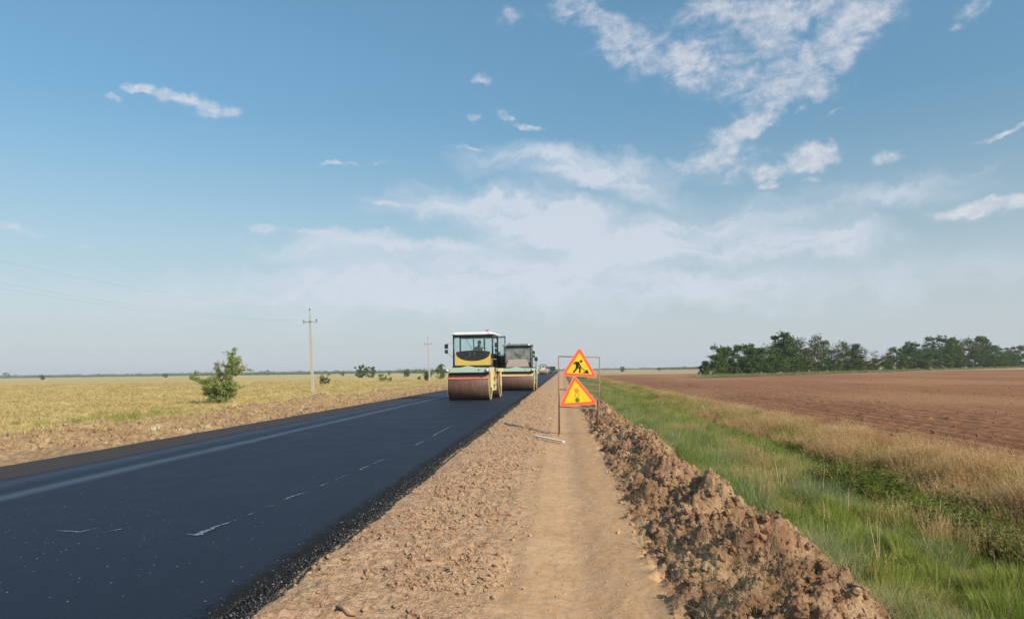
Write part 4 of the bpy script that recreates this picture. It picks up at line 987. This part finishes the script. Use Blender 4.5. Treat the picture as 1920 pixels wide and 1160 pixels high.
# ------------------------------------------------------------ warning signs on their welded frame
SY = 17.6
def sp(px, py, dy=0.0):
    p = at_y(px, py, SY); return Vector((p.x, dy, p.z))
M_signred = paint('fluorescent_red_film', (.90, .13, .045), .35, 0, .06, (.6, .3, .2))
M_signpink = paint('pale_orange_edge', (.90, .33, .24), .4, 0, .06)
M_signyel = paint('yellow_film', (.88, .56, .015), .35, 0, .05, (.7, .5, .2))
M_signblk = paint('black_film', (.02, .02, .018), .4, 0, .05)
M_dotred = paint('red_dot_film', (.80, .22, .03), .4, 0, .05)
M_dotyel = paint('bright_yellow_dot_film', (.92, .70, .03), .35, 0, .02)
M_dotgrn = paint('dark_green_dot_film', (.12, .15, .03), .4, 0, .05)
M_back = paint('bare_sign_metal', (.45, .46, .46), .4, .6, .2)
bl = sp(1047.4, 815); tl = sp(1047.4, 668); trr = sp(1124.3, 669.5); br = sp(1120.5, 812)
base = Vector((bl.x, SY, 0)); root = empty('warning_sign_stand', (0, SY, 0))
tag(root, 'rusty tube frame carrying two yellow and red triangular warning signs at the path', 'road sign')
def lp(p, dy=0.0): return (p.x, p.y + dy, p.z)
gzl = gz(bl.x, SY) - .06; gzr = gz(br.x, SY) - .04
MB().tube([(bl.x, 0, gzl), lp(tl)], .013, 8).build('post', M_rusty, root)
MB().tube([(br.x, 0, gzr), lp(trr)], .013, 8).build('post', M_rusty, root)
MB().tube([lp(tl), lp(trr)], .012, 8).build('rail', M_rusty, root)
for a, b_ in (((1047.4, 729.5), (1122.5, 733)), ((1047.4, 762), (1121.5, 766))):
    MB().tube([lp(sp(*a)), lp(sp(*b_))], .012, 6).build('rail', M_rusty, root)
MB().tube([lp(sp(1072, 719.5), .0), lp(sp(1123, 721.5))], .012, 6).build('rail', M_rusty, root)
for sx, top in ((bl.x + .02, tl), (br.x - .02, trr)):      # rear legs
    MB().tube([(top.x, .02, 1.25), (sx, .62, gz(sx, SY + .62) - .05)], .013, 6).build('rear_leg', M_rusty, root)
def tri_round(P, inset, r, n=5):
    """rounded triangle, inset from its corners P (2D)"""
    P = [Vector((p.x, p.z)) for p in P]; c = (P[0] + P[1] + P[2]) / 3; inr = (P[1] - P[0]).length * .2887; k = (inr - inset) / inr
    Q = [c + (p - c) * k for p in P]; out = []
    for i in range(3):
        p = Q[i]; a = (Q[i - 1] - p).normalized(); b_ = (Q[(i + 1) % 3] - p).normalized(); t = r * 1.732
        bis = (a + b_).normalized(); ce = p + bis * 2 * r; s0 = p + a * t; s1 = p + b_ * t
        v0 = s0 - ce; v1 = s1 - ce; a0 = math.atan2(v0.y, v0.x); a1 = math.atan2(v1.y, v1.x); d = (a1 - a0 + math.pi) % (2 * math.pi) - math.pi
        for q in range(n + 1): out.append((ce.x + r * math.cos(a0 + d * q / n), ce.y + r * math.sin(a0 + d * q / n)))
    return out
def sign(P, pict, lab):
    P = [sp(*q) for q in P]; yf = -.03
    pl = MB().prism(tri_round(P, 0, .045), yf, yf + .012).build('sign_plate', M_back, root); pl['label'] = lab
    MB().prism(tri_round(P, .002, .044), yf - .002, yf).build('outer_edge', M_signpink, pl)
    MB().prism(tri_round(P, .014, .036), yf - .0045, yf - .0022).build('red_border', M_signred, pl)
    MB().prism(tri_round(P, .068, .014), yf - .007, yf - .0048).build('yellow_face', M_signyel, pl)
    ex = (P[2] - P[1]).normalized(); ez = Vector((-ex.z, 0, ex.x)); c = (P[0] + P[1] + P[2]) / 3
    def loc(u, v): q = c + ex * u + ez * v; return (q.x, q.z)
    pict(pl, loc, yf)
    for u in (-.16, .16):
        q = loc(u, -.1); MB().box((q[0], yf + .02, q[1]), (.04, .016, .09)).build('clamp', M_rusty, pl)
def circ(loc, u, v, r, n=18): return [loc(u + r * math.cos(2 * math.pi * k / n), v + r * math.sin(2 * math.pi * k / n)) for k in range(n)]
def worker(pl, loc, yf):
    a, b_ = yf - .0095, yf - .0073
    m = MB()
    m.prism(circ(loc, .035, .125, .030), a, b_)
    def poly(*pts): m.prism([loc(*p) for p in pts], a, b_)
    poly((-.145, .055), (-.125, .035), (-.095, .075), (-.055, .085), (-.05, .11), (-.105, .105))        # rear arm
    poly((-.105, .108), (-.02, .112), (.005, .085), (-.02, .0), (-.075, -.01))                          # bent back
    poly((-.075, -.008), (-.02, .002), (-.045, -.065), (-.11, -.145), (-.155, -.145), (-.095, -.062))   # rear leg
    poly((-.062, -.0), (-.012, .002), (.035, -.045), (.035, -.145), (-.005, -.145), (-.002, -.055))     # front leg
    poly((0.0, .088), (.012, .055), (.045, -.005), (.062, -.015), (.058, -.035), (.032, -.022), (-.018, .04))   # front arm
    poly((-.085, .035), (-.08, .045), (.135, -.075), (.13, -.088))                                      # shovel shaft
    poly((.07, -.146), (.12, -.115), (.165, -.06), (.195, -.075), (.232, -.146))                        # heap
    m.build('digging_worker_symbol', M_signblk, pl)
def lights(pl, loc, yf):
    a, b_ = yf - .0095, yf - .0073
    o = MB().prism(circ(loc, .0, .105, .050), a, b_).build('light_dot', M_dotred, pl)
    MB().prism(circ(loc, .0, -.005, .050), a, b_ ).build('light_dot', M_signyel, pl)
    rg = MB(); n = 18
    for k in range(n):
        a0, a1 = 2 * math.pi * k / n, 2 * math.pi * (k + 1) / n
        rg.prism([loc(.043 * math.cos(a0), -.005 + .043 * math.sin(a0)), loc(.052 * math.cos(a0), -.005 + .052 * math.sin(a0)), loc(.052 * math.cos(a1), -.005 + .052 * math.sin(a1)), loc(.043 * math.cos(a1), -.005 + .043 * math.sin(a1))], a - .001, a - .0001)
    rg.build('dot_ring', M_dotgrn, pl)
    MB().prism(circ(loc, .0, -.115, .050), a, b_).build('light_dot', M_dotgrn, pl)
sign([(1086.6, 649.5), (1051.5, 704), (1120.5, 707.5)], worker, 'upper triangle with a digging road worker')
sign([(1076.5, 701.5), (1047.5, 762), (1121.5, 757)], lights, 'lower triangle, tilted, with three traffic light dots')
# laid board, litter
p0, p1 = on_z(1003, 819.5, .05), on_z(1057, 829.5, .02)
d = (p1 - p0); o = empty('wooden_slat', ((p0.x + p1.x) / 2, (p0.y + p1.y) / 2, .045), math.atan2(d.y, d.x)); o.rotation_euler[1] = .04
tag(o, 'pale weathered wooden slat lying across the path before the sign frame', 'board')
M_wood = paint('weathered_wood', (.70, .66, .58), .8, 0, .4, (.35, .28, .2))
L_ = d.length / 2
MB().add([(-L_, -.035, 0), (L_, -.03, 0), (L_ * .98, .034, 0), (-L_, .036, 0), (-L_, -.035, .03), (L_, -.03, .03), (L_ * .98, .034, .03), (-L_, .036, .03)],
         [(0, 3, 2, 1), (4, 5, 6, 7), (0, 1, 5, 4), (1, 2, 6, 5), (2, 3, 7, 6), (3, 0, 4, 7)]).build('slat', M_wood, o, .004)
M_paper = paint('dirty_white_paper', (.75, .73, .70), .7, 0, .15)
def litter(px, py, zz, s, lab):
    p = on_z(px, py, zz); p.z = gz(p.x, p.y); r = random.Random(int(px)); vs = []; n = 5
    for i in range(n):
        for j in range(n): vs.append(((i / 4 - .5) * s + r.uniform(-.1, .1) * s, (j / 4 - .5) * s + r.uniform(-.1, .1) * s, abs(r.gauss(.3, .25)) * s))
    o = MB().add(vs, [(i * n + j, i * n + j + 1, i * n + n + j + 1, i * n + n + j) for i in range(4) for j in range(4)]).build('litter', M_paper); o.location = p
    tag(o, lab, 'litter', 'scraps of pale litter')
litter(1033, 781, .08, .09, 'small white scrap on the shoulder left of the sign frame')
litter(1110, 787, .30, .09, 'small white scrap on the berm under the signs')
litter(292, 811, .10, .17, 'white scrap lying on the far shoulder across the road')
# individual big clods
BIG = [clod_mesh('big_clod', 700 + k, 3, .8) for k in range(5)]
for k, (px, py, zz, s, lab) in enumerate([
    (652, 1142, .17, .085, 'largest pale clod at the bottom edge on the shoulder'), (775, 1138, .12, .07, 'rounded clod above a dark hole near the bottom edge'),
    (725, 1010, .14, .045, 'flat-topped clod halfway up the near shoulder'), (922, 916, .06, .035, 'lone pinkish clod near the faded grass patch'),
    (786, 958, .13, .04, 'pale clod near the middle of the shoulder'), (690, 1085, .14, .05, 'pale clod up-right of the largest one'),
    (1462, 966, .12, .15, 'loose reddish clod jutting from the berm onto the grass'), (1440, 955, .18, .13, 'red-brown clod beside the jutting one at the berm edge'),
    (1160, 992, .03, .045, 'crumb of earth fallen from the berm onto the path'), (1288, 1078, .10, .10, 'low dark clod at the path foot of the berm'),
    (1330, 1075, .2, .12, 'reddish crumbling clod low on the near berm'), (1500, 1030, .25, .12, 'crusty clod on the grass side of the near berm'),
    (1215, 880, .30, .10, 'crumbly clod on the berm crest in the middle distance'), (1395, 930, .35, .11, 'clod on the crest of the berm before the spur')]):
    p = on_z(px, py, zz); z0 = gz(p.x, p.y); o = link_mesh('earth_clod', BIG[k % 5]); s *= .72; o.location = (p.x, p.y, z0 + s * .12); o.scale = (s * 1.1, s, s * .75); o.rotation_euler = (.2 * k, .3, k * 1.7)
    tag(o, lab, 'clod', 'large clods of earth')
# rough far-shoulder clods one can pick out
for k, (px, py, s, lab) in enumerate([(218, 829, .12, 'dark clod on the far shoulder, farthest left'), (395, 792, .2, 'large clod on the far shoulder below the sapling'),
      (436, 776, .22, 'dark clod on the far shoulder, right of and below the sapling'), (524, 750, .25, 'clod on the far shoulder left of the nearer pole')]):
    p = on_z(px, py, .05); o = link_mesh('earth_clod', BIG[k % 5]); o.location = (p.x, p.y, gz(p.x, p.y) + s * .3); o.scale = (s * 1.3, s, s * .9); o.rotation_euler = (.3 * k, .2, k * 2.1)
    tag(o, lab, 'clod', 'large clods on the far shoulder')

# ------------------------------------------------------------ seated driver
M_skin = paint('skin', (.42, .24, .16), .6, 0, .05); M_hair = paint('dark_hair', (.02, .015, .012), .7, 0, 0)
def driver(loc, rz, shirt, trousers, label, lean=0.0, capc=None):
    """one continuous seated body, hands forward on the wheel; faces -Y"""
    me = bpy.data.meshes.new('body'); vs = []; es = []; rd = []
    def v(p, r, par=None):
        vs.append(p); rd.append(r)
        if par is not None: es.append((par, len(vs) - 1))
        return len(vs) - 1
    pel = v((0, .05, .52), (.16, .12)); w_ = v((0, .06, .68), (.145, .10), pel); ch = v((lean * .3, .04, .88), (.18, .115), w_); nb = v((lean * .5, .03, 1.02), (.07, .06), ch)
    nk = v((lean * .6, .01, 1.09), (.055, .055), nb); hd = v((lean * .7, -.01, 1.18), (.078, .09), nk); v((lean * .7, -.01, 1.27), (.07, .085), hd)
    for s in (-1, 1):
        sh = v((s * .17 + lean * .4, .04, .98), (.06, .06), ch); el_ = v((s * .27 + lean * .3, -.06, .76), (.045, .045), sh); wr = v((s * .16, -.30, .80), (.028, .024), el_); ha = v((s * .14, -.37, .82), (.034, .016), wr)
        for f, (dx_, ln) in enumerate([(-.024, .07), (-.008, .08), (.008, .078), (.024, .062)]):
            a = v((s * .14 + dx_, -.42, .83), (.009, .009), ha); b_ = v((s * .14 + dx_, -.42 - ln * .4, .815), (.008, .008), a); v((s * .14 + dx_, -.42 - ln * .35, .79), (.007, .007), b_)
        t1 = v((s * .14 - s * .035, -.385, .80), (.010, .010), ha); v((s * .14 - s * .05, -.42, .79), (.008, .008), t1)
        hp = v((s * .10, .02, .50), (.09, .085), pel); kn = v((s * .16, -.40, .52), (.062, .062), hp); an = v((s * .16, -.46, .12), (.042, .042), kn); v((s * .16, -.60, .06), (.042, .03), an)
    me.from_pydata(vs, es, []); o = bpy.data.objects.new('body', me); col.objects.link(o)
    sk = o.modifiers.new('skin', 'SKIN'); sk.use_smooth_shade = True
    for d_, r in zip(me.skin_vertices[0].data, rd): d_.radius = r
    me.skin_vertices[0].data[0].use_root = True
    ss = o.modifiers.new('sub', 'SUBSURF'); ss.levels = 2; ss.render_levels = 2
    dg = bpy.context.evaluated_depsgraph_get(); dg.update(); nm = bpy.data.meshes.new_from_object(o.evaluated_get(dg)); bpy.data.objects.remove(o)
    nm.name = 'body'; nm.materials.clear()
    for m in (M_skin, shirt, trousers, M_black): nm.materials.append(m)
    for f in nm.polygons:
        c = f.center; mi = 0
        if c.z < .10: mi = 3
        elif c.z < .64 and c.y > -.6: mi = 2
        elif c.z < 1.05 and not (c.y < -.27): mi = 1
        f.material_index = mi; f.use_smooth = True
    root = empty('person', loc, rz); link_mesh('body', nm, None, root)
    hx = lean * .7
    MB().lathe([(0.001, 1.335), (.05, 1.325), (.085, 1.29), (.096, 1.24), (.096, 1.225)], 16, c=(hx, .01, 0)).build('hair' if capc is None else 'cap', M_hair if capc is None else capc, root)
    if capc is not None: MB().prism([(hx - .06, -.08), (hx + .06, -.08), (hx + .04, -.16), (hx - .04, -.16)], 1.235, 1.245, axis='z').build('cap_brim', capc, root)
    MB().add([(hx, -.125, 1.19), (hx - .013, -.095, 1.17), (hx + .013, -.095, 1.17), (hx, -.09, 1.215)], [(0, 1, 2), (0, 2, 3), (0, 3, 1), (1, 3, 2)]).build('nose', M_skin, root)
    for s in (-1, 1):
        MB().lathe([(.001, -.006), (.009, 0), (.001, .006)], 8, axis='y', c=(hx + s * .03, -.095, 1.215)).build('eye', M_black, root)
        MB().lathe([(.001, -.01), (.022, -.004), (.022, .004), (.001, .01)], 8, axis='x', c=(hx + s * .085, 0, 1.195)).build('ear', M_skin, root)
    MB().box((hx, -.094, 1.145), (.04, .008, .008)).build('mouth', M_red, root)
    tag(root, label, 'person'); return root

# ------------------------------------------------------------ tandem rollers
def roller(y_axis, xc, rz, width, cabw, cabx, cowl, guard, beam, roofm, glass, open_door, cowl_dark, label, detail=True, cab_y=(-.95, .75), roof_h=2.98, body_m=None, beaconx=.6, armm=None):
    """front drum axis at local y = -1.7, front faces -Y; origin on the road midway"""
    body_m = body_m or M_cream
    e = empty('tandem_roller', (xc, y_axis + 1.7 * math.cos(rz), RZ + .012), rz)
    e.location.z = road_z(xc, y_axis) + .004
    hw = width / 2; Rd = .60
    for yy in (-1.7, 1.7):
        d = MB().lathe([(Rd - .05, -hw), (Rd - .008, -hw), (Rd, -hw + .012), (Rd, hw - .012), (Rd - .008, hw), (Rd - .05, hw)], 64, 'x', (0, yy, Rd)); dr = d.build('drum', M_drum, e)
        for s in (-1, 1):
            MB().lathe([(Rd - .05, s * (hw - .02)), (.22, s * (hw - .10)), (.20, s * (hw - .02)), (.10, s * (hw - .01)), (.001, s * (hw - .01))], 32, 'x', (0, yy, Rd)).build('drum_disc', M_cream if s > 0 else M_orange, dr)
            MB().lathe([(Rd + .001, s * hw), (Rd + .001, s * (hw + .012)), (Rd - .016, s * (hw + .012)), (Rd - .016, s * hw)], 48, 'x', (0, yy, Rd)).build('drum_rim', M_cream, dr)
        sg = -1 if yy < 0 else 1
        # yoke round the drum: fork arms and cross beam
        for s in (-1, 1):
            A_ = [(yy + sg * .48, 1.42), (yy + sg * .48, 1.22), (yy + .16, 1.22), (yy + .11, .52), (yy - .11, .52), (yy - .16, 1.22), (yy - sg * .9, 1.22), (yy - sg * .9, 1.42)]
            if sg < 0: A_ = [(yy - .48, 1.42), (yy - .48, 1.22), (yy - .16, 1.22), (yy - .11, .52), (yy + .11, .52), (yy + .16, 1.22), (yy + .9, 1.22), (yy + .9, 1.42)]
            MB().prism(A_, s * (hw + .04) - .02, s * (hw + .04) + .02, axis='x').build('yoke_arm', armm or beam, e, .01)
        w2 = hw + .09; ty = yy + sg * .58
        MB().prism([(-w2, 1.20), (w2, 1.20), (w2, 1.40), (hw * .35, 1.42), (0, 1.49), (-hw * .35, 1.42), (-w2, 1.40)], ty - .10, ty + .10).build('cross_beam', beam, e, .015)
        gd = MB(); n = 10; pr = []                                    # curved guard hugging the drum
        for k in range(n + 1):
            a = R(50 - 20 * k / n); pr.append((yy + sg * math.cos(a) * (Rd + .035), Rd + math.sin(a) * (Rd + .035)))
        for k in range(n, -1, -1):
            a = R(50 - 20 * k / n); pr.append((yy + sg * math.cos(a) * (Rd + .012), Rd + math.sin(a) * (Rd + .012)))
        gd.prism(pr, -hw + .01, hw - .01, axis='x'); gd.build('drum_guard', guard, e)
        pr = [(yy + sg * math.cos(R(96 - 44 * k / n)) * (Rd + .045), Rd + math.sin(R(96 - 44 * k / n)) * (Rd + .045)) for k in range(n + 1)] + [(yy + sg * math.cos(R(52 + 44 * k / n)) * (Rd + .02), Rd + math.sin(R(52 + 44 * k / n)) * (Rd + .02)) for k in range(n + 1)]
        MB().prism(pr, -hw + .01, hw - .01, axis='x').build('gap_shade_strip', M_black, e)  # black strip added in place of the shade under the overhanging beam
        MB().tube([(-hw + .05, ty, 1.14), (hw - .05, ty, 1.14)], .022, 8).build('spray_bar', M_black, e)
        if detail:
            for k in range(6):
                xx = -hw + .2 + k * (width - .4) / 5; MB().lathe([(.012, 0), (.022, .015), (.022, .05)], 8, c=(xx, ty, 1.07)).build('spray_nozzle', M_black, e)
        for s in (-1, 1):
            hx_ = s * (hw - .02); l = MB().lathe([(.085, 0), (.085, -.05), (.07, -.075)], 20, 'y', (hx_, ty + sg * .10 * 1, 1.30)) if sg < 0 else MB().lathe([(.07, 0), (.07, .05)], 16, 'y', (hx_, ty + .10, 1.30))
            q = l.build('headlight' if sg < 0 else 'tail_light', M_pillar if sg < 0 else M_beacon, e)
            if sg < 0: MB().lathe([(.066, -.076), (.05, -.088), (.001, -.094)], 16, 'y', (hx_, ty - .10, 1.30)).build('lens', M_lamp, q)
    MB().box((0, 0, .86), (width - .10, 1.5, 1.02)).box((0, 0, .30), (width * .6, 1.2, .2)).build('frame_body', body_m, e, .03)
    MB().box((hw - .045, .15, .95), (.02, .8, .55)).build('side_hatch', M_yellow, e, .006)
    MB().box((0, 0, 1.435), (width + .02, 2.3, .08)).build('platform', M_black, e, .01)
    MB().box((0, 1.45, 1.66), (width * .82, 1.25, .42), taper=.08).build('engine_hood', body_m, e, .05)
    MB().tube([(-hw * .5, 1.2, 1.8), (-hw * .5, 1.2, 2.15)], .035, 10).build('exhaust_pipe', M_metal, e)
    # cab
    cw = cabw / 2; y0, y1 = cab_y; zb, zt = 1.48, roof_h - .10; ins = .05
    for sx in (-1, 1):
        for yy in (y0, y1):
            MB().tube([(cabx + sx * (cw - .035), yy, zb), (cabx + sx * (cw - .035), yy, zt)], .038, 8).build('pillar', M_pillar, e)
        MB().box((cabx + sx * (cw - .035), (y0 + y1) / 2, 2.02), (.04, y1 - y0 - .08, .04)).build('side_rail', M_pillar, e)
    MB().box((cabx, y0, zb + .02), (cabw - .1, .05, .07)).build('sill', M_pillar, e); MB().box((cabx, y0, zt - .045), (cabw - .1, .06, .10)).build('header', M_pillar, e)
    MB().box((cabx, y1, zb + .3), (cabw - .1, .05, .6)).build('rear_panel', M_pillar, e)
    MB().box((cabx, y1, zt - .04), (cabw - .1, .05, .08)).build('rear_header', M_pillar, e)
    for xx in (-.25, .27): MB().box((cabx + xx, y1 + .005, (zb + zt) / 2 + .2), (.05 if xx < 0 else .07, .04, zt - zb - .6)).build('rear_mullion', M_pillar, e)
    rf = MB().box((cabx, (y0 + y1) / 2 - .04, roof_h - .035), (cabw + .12, y1 - y0 + .34, .10)).box((cabx, (y0 + y1) / 2, roof_h + .03), (cabw - .25, y1 - y0 - .3, .05)).build('roof', roofm, e, .03)
    for sx in (-1, 1): MB().box((cabx + sx * (cw - .12), y0 - .20, roof_h - .02), (.14, .07, .09)).build('work_light', M_lamp, e, .01)
    MB().box((cabx, y0 - .012, (zb + zt) / 2 + .0), (cabw - .14, .008, zt - zb - .12)).build('windshield', glass, e)
    MB().box((cabx, y1 - .03, 2.45), (cabw - .14, .008, .72)).build('rear_window', glass, e)
    MB().box((cabx - cw + .03, (y0 + y1) / 2, (zb + zt) / 2), (.008, y1 - y0 - .09, zt - zb - .06)).build('side_window', glass, e)
    if not open_door: MB().box((cabx + cw - .03, (y0 + y1) / 2, (zb + zt) / 2), (.008, y1 - y0 - .09, zt - zb - .06)).build('side_window', glass, e)
    if detail: MB().tube([(cabx - .35, y0 - .03, zt - .08), (cabx - .05, y0 - .035, 2.25)], .009, 5).build('wiper', M_black, e)
    # cowl below the windshield, and what is behind it
    pw = cw - .12
    if cowl_dark:
        arc = [(cabx + pw * .98 * math.cos(a), 2.13 - .42 * math.sin(a) ** .8) for a in np.linspace(0.0, math.pi, 17)]
        MB().prism([(cabx - pw, 1.52), (cabx + pw, 1.52), (cabx + pw, 2.14)] + arc + [(cabx - pw, 2.14)], y0 - .085, y0 - .025).build('cowl', cowl, e)
        sc_ = MB(); sc_.prism([(cabx + pw * .95, 2.13)] + arc[1:-1] + [(cabx - pw * .95, 2.13)] + [(cabx + q * pw, 2.13 + .07 * (1 - abs(q)) ** .5) for q in (-.7, -.35, 0, .35, .7)], y0 - .06, y0 - .022); sc_.build('console', M_black, e)
        for k in (-.12, .08): MB().tube([(cabx + k, y0 - .068, 2.14), (cabx + k - .06, y0 - .068, 1.76)], .006, 5).build('cable', M_metal, e)
    else:
        MB().prism([(cabx - pw * .75, 1.98), (cabx + pw * .75, 1.98), (cabx + pw * .98, 1.48), (cabx - pw * .98, 1.48)], y0 - .14, y0 - .05).build('cowl', cowl, e, .02)
        MB().box((cabx, y0 + .1, 1.9), (pw * 1.7, .12, .35)).build('console', M_black, e, .02)
    MB().box((cabx + .05, .22, 1.78), (.5, .5, .14)).box((cabx + .05, .46, 2.08), (.48, .12, .55)).build('seat', M_black, e, .03)
    wh = MB(); ct = Vector((cabx + .05, -.30, 2.16)); ring = []
    for k in range(17):
        a = 2 * math.pi * k / 16; ring.append(ct + Vector((.18 * math.cos(a), .09 * math.sin(a), .155 * math.sin(a))))
    wh.tube(ring, .013, 6, False).tube([ct, ct + Vector((0, -.2, -.35))], .02, 6).tube([ct + Vector((-.17, 0, 0)), ct + Vector((.17, 0, 0))], .01, 5).build('steering_wheel', M_black, e)
    # beacon
    bc = MB().lathe([(.07, 0), (.07, .03), (.05, .03)], 16, c=(cabx + beaconx, -.5, roof_h + .01)).build('beacon', M_white, e)
    MB().lathe([(.058, 0), (.058, .09), (.045, .12), (.001, .125)], 16, c=(cabx + beaconx, -.5, roof_h + .04)).build('dome', M_beacon, bc)
    # mirrors
    for sx, out, z0, z1 in ((-1, .28, 2.08, 2.50), (1, .16, 2.10, 2.52)):
        xx = cabx + sx * (cw + out); mr_ = MB().box((xx, y0 - .12, (z0 + z1) / 2 + .1), (.17, .06, (z1 - z0) * .48)).box((xx, y0 - .12, (z0 + z1) / 2 - .13), (.15, .06, (z1 - z0) * .40)).build('mirror', M_black, e, .015)
        MB().box((xx, y0 - .086, (z0 + z1) / 2 + .1), (.14, .004, (z1 - z0) * .40)).build('mirror_glass', M_mirror, mr_)
        MB().tube([(xx, y0 - .1, z0 + .02), (cabx + sx * cw, y0, z0 - .18)], .012, 6).tube([(xx, y0 - .1, z1), (cabx + sx * cw, y0, z1 + .05)], .010, 6).build('mirror_arm', M_metal, mr_)
    if open_door:
        d = empty('door', (cabx + cw, y1 - .12, 0), 0); d.parent = e; d.rotation_euler = (0, 0, R(25))
        dm = MB()
        for a, b_ in (((0, 0, 1.40), (0, 0, 2.83)), ((0, 0, 2.83), (0, -1.1, 2.83)), ((0, -1.1, 2.83), (0, -1.1, 1.40)), ((0, -1.1, 1.40), (0, 0, 1.40)), ((0, 0, 1.95), (0, -1.1, 1.95))): dm.tube([a, b_], .026, 6)
        fr = dm.build('door_frame', M_pillar, d)
        MB().box((0, -.55, 1.67), (.02, 1.05, .50)).build('door_panel', M_pillar, d); MB().box((0, -.55, 2.39), (.008, 1.05, .84)).build('door_glass', glass, d)
        MB().tube([(.05, -.95, 1.85), (.05, -.95, 2.2)], .012, 6).build('handle', M_metal, d)
    # step, handrails
    MB().box((hw + .05, -.1, .62), (.16, .4, .03)).box((hw + .05, -.1, .95), (.16, .4, .03)).build('step', M_black, e)
    MB().tube([(hw - .02, -1.0, 1.45), (hw - .02, -1.0, 1.78), (hw - .02, -.98, 1.80), (hw - .02, 1.0, 1.80), (hw - .02, 1.0, 1.45)], .016, 6).build('handrail', M_cream, e)
    MB().box((hw * .55, -2.39, 1.31), (.05, .01, .05)).build('beam_marking', M_black, e)  # small dark rectangle for an illegible marking on the beam
    tag(e, label, 'road roller', 'tandem rollers compacting the new asphalt'); return e

cx = lambda px, D: at_y(px, 700, D).x
rz1 = R(-2.6)
x_ax = cx(881.5, 33.6)
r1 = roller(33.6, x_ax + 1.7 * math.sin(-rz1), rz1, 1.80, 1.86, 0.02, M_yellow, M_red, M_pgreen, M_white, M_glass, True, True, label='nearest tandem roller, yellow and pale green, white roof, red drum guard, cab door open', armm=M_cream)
def at_local(r, p): return r.matrix_basis @ Vector(p)
bpy.context.view_layer.update()
camo = paint('faded_camouflage', (.30, .31, .24), .8, 0, .8, (.55, .54, .48)); denim = paint('dark_trousers', (.03, .04, .06), .8)
ligh = paint('light_shirt', (.45, .46, .45), .8, 0, .3)
driver(at_local(r1, (.06, .12, 1.36)), rz1, camo, denim, 'driver in a faded camouflage shirt and cap seated in the nearest roller', .12, camo)
x2 = cx(970.5, 48.7)
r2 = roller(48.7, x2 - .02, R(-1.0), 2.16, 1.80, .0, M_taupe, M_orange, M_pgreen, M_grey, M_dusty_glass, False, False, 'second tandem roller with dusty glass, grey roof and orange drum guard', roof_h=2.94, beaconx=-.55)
MB().tube([(1.22, -1.2, 1.3), (1.22, -1.2, 1.95)], .02, 6).box((1.22, -1.22, 1.98), (.20, .12, .26)).build('side_lamp_post', M_black, r2)
bpy.context.view_layer.update()
driver(at_local(r2, (.12, .16, 1.32)), R(-1), ligh, denim, 'driver in a light shirt seated behind the dusty glass of the second roller', .35)
x3 = cx(1018.5, 205)
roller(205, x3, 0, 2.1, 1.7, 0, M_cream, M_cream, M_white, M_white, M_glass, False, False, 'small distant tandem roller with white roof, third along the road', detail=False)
# far machines at the end of the road
def far_truck(px, D, label, cabm, bodym):
    x = cx(px, D); e = empty('tipper_truck', (x, D, road_z(x, D)))
    MB().prism([(-1.15, .7), (1.15, .7), (1.15, 1.9), (1.0, 2.65), (-1.0, 2.65), (-1.15, 1.9)], -3.2, -1.4).build('cab', cabm, e, .06)
    MB().prism([(-.98, 1.75), (.98, 1.75), (.88, 2.5), (-.88, 2.5)], -3.23, -3.203).build('windshield', M_pillar, e)
    MB().prism([(-1.0, 1.1), (1.0, 1.1), (1.2, 2.9), (-1.2, 2.9)], -1.2, 3.4).build('tipper_body', bodym, e, .04)
    MB().box((0, 0, .85), (.9, 6.2, .3)).build('chassis', M_black, e)
    MB().box((0, -3.26, .72), (2.3, .14, .32)).build('bumper', M_pillar, e, .03)
    for s in (-1, 1):
        for yy in (-2.4, 1.3, 2.7): MB().lathe([(.2, -.14), (.5, -.14), (.52, -.1), (.52, .1), (.5, .14), (.2, .14)], 20, 'x', (s * 1.0, yy, .52)).build('wheel', M_black, e)
        MB().box((s * .85, -3.35, .78), (.26, .03, .16)).build('headlight', M_lamp, e)
    tag(e, label, 'truck'); return e
M_brick = paint('faded_red_paint', (.42, .17, .13), .5, 0, .3); 
far_truck(1029.5, 330, 'tiny pinkish truck far down the road, right after the third roller', M_taupe, M_brick)
far_truck(1036.5, 300, 'tiny dark truck with a pale top at the road\'s far end', M_pillar, M_cream)

# ------------------------------------------------------------ haze of the summer air
def haze_mat():
    m = bpy.data.materials.new('summer_haze'); m.use_nodes = True; t = NT(m.node_tree); out = t.new('ShaderNodeOutputMaterial')
    v = t.new('ShaderNodeVolumePrincipled'); v.inputs['Color'].default_value = (.86, .90, .96, 1); v.inputs['Density'].default_value = 0.00026; v.inputs['Anisotropy'].default_value = 0.0
    t.l.new(v.outputs[0], out.inputs['Volume']); return m
HAZE = True
if HAZE:
    o = MB().box((0, 0, 12), (11600, 11600, 27)).build('haze', haze_mat()); tag(o, 'thin summer haze over the whole plain', 'haze', kind='stuff')
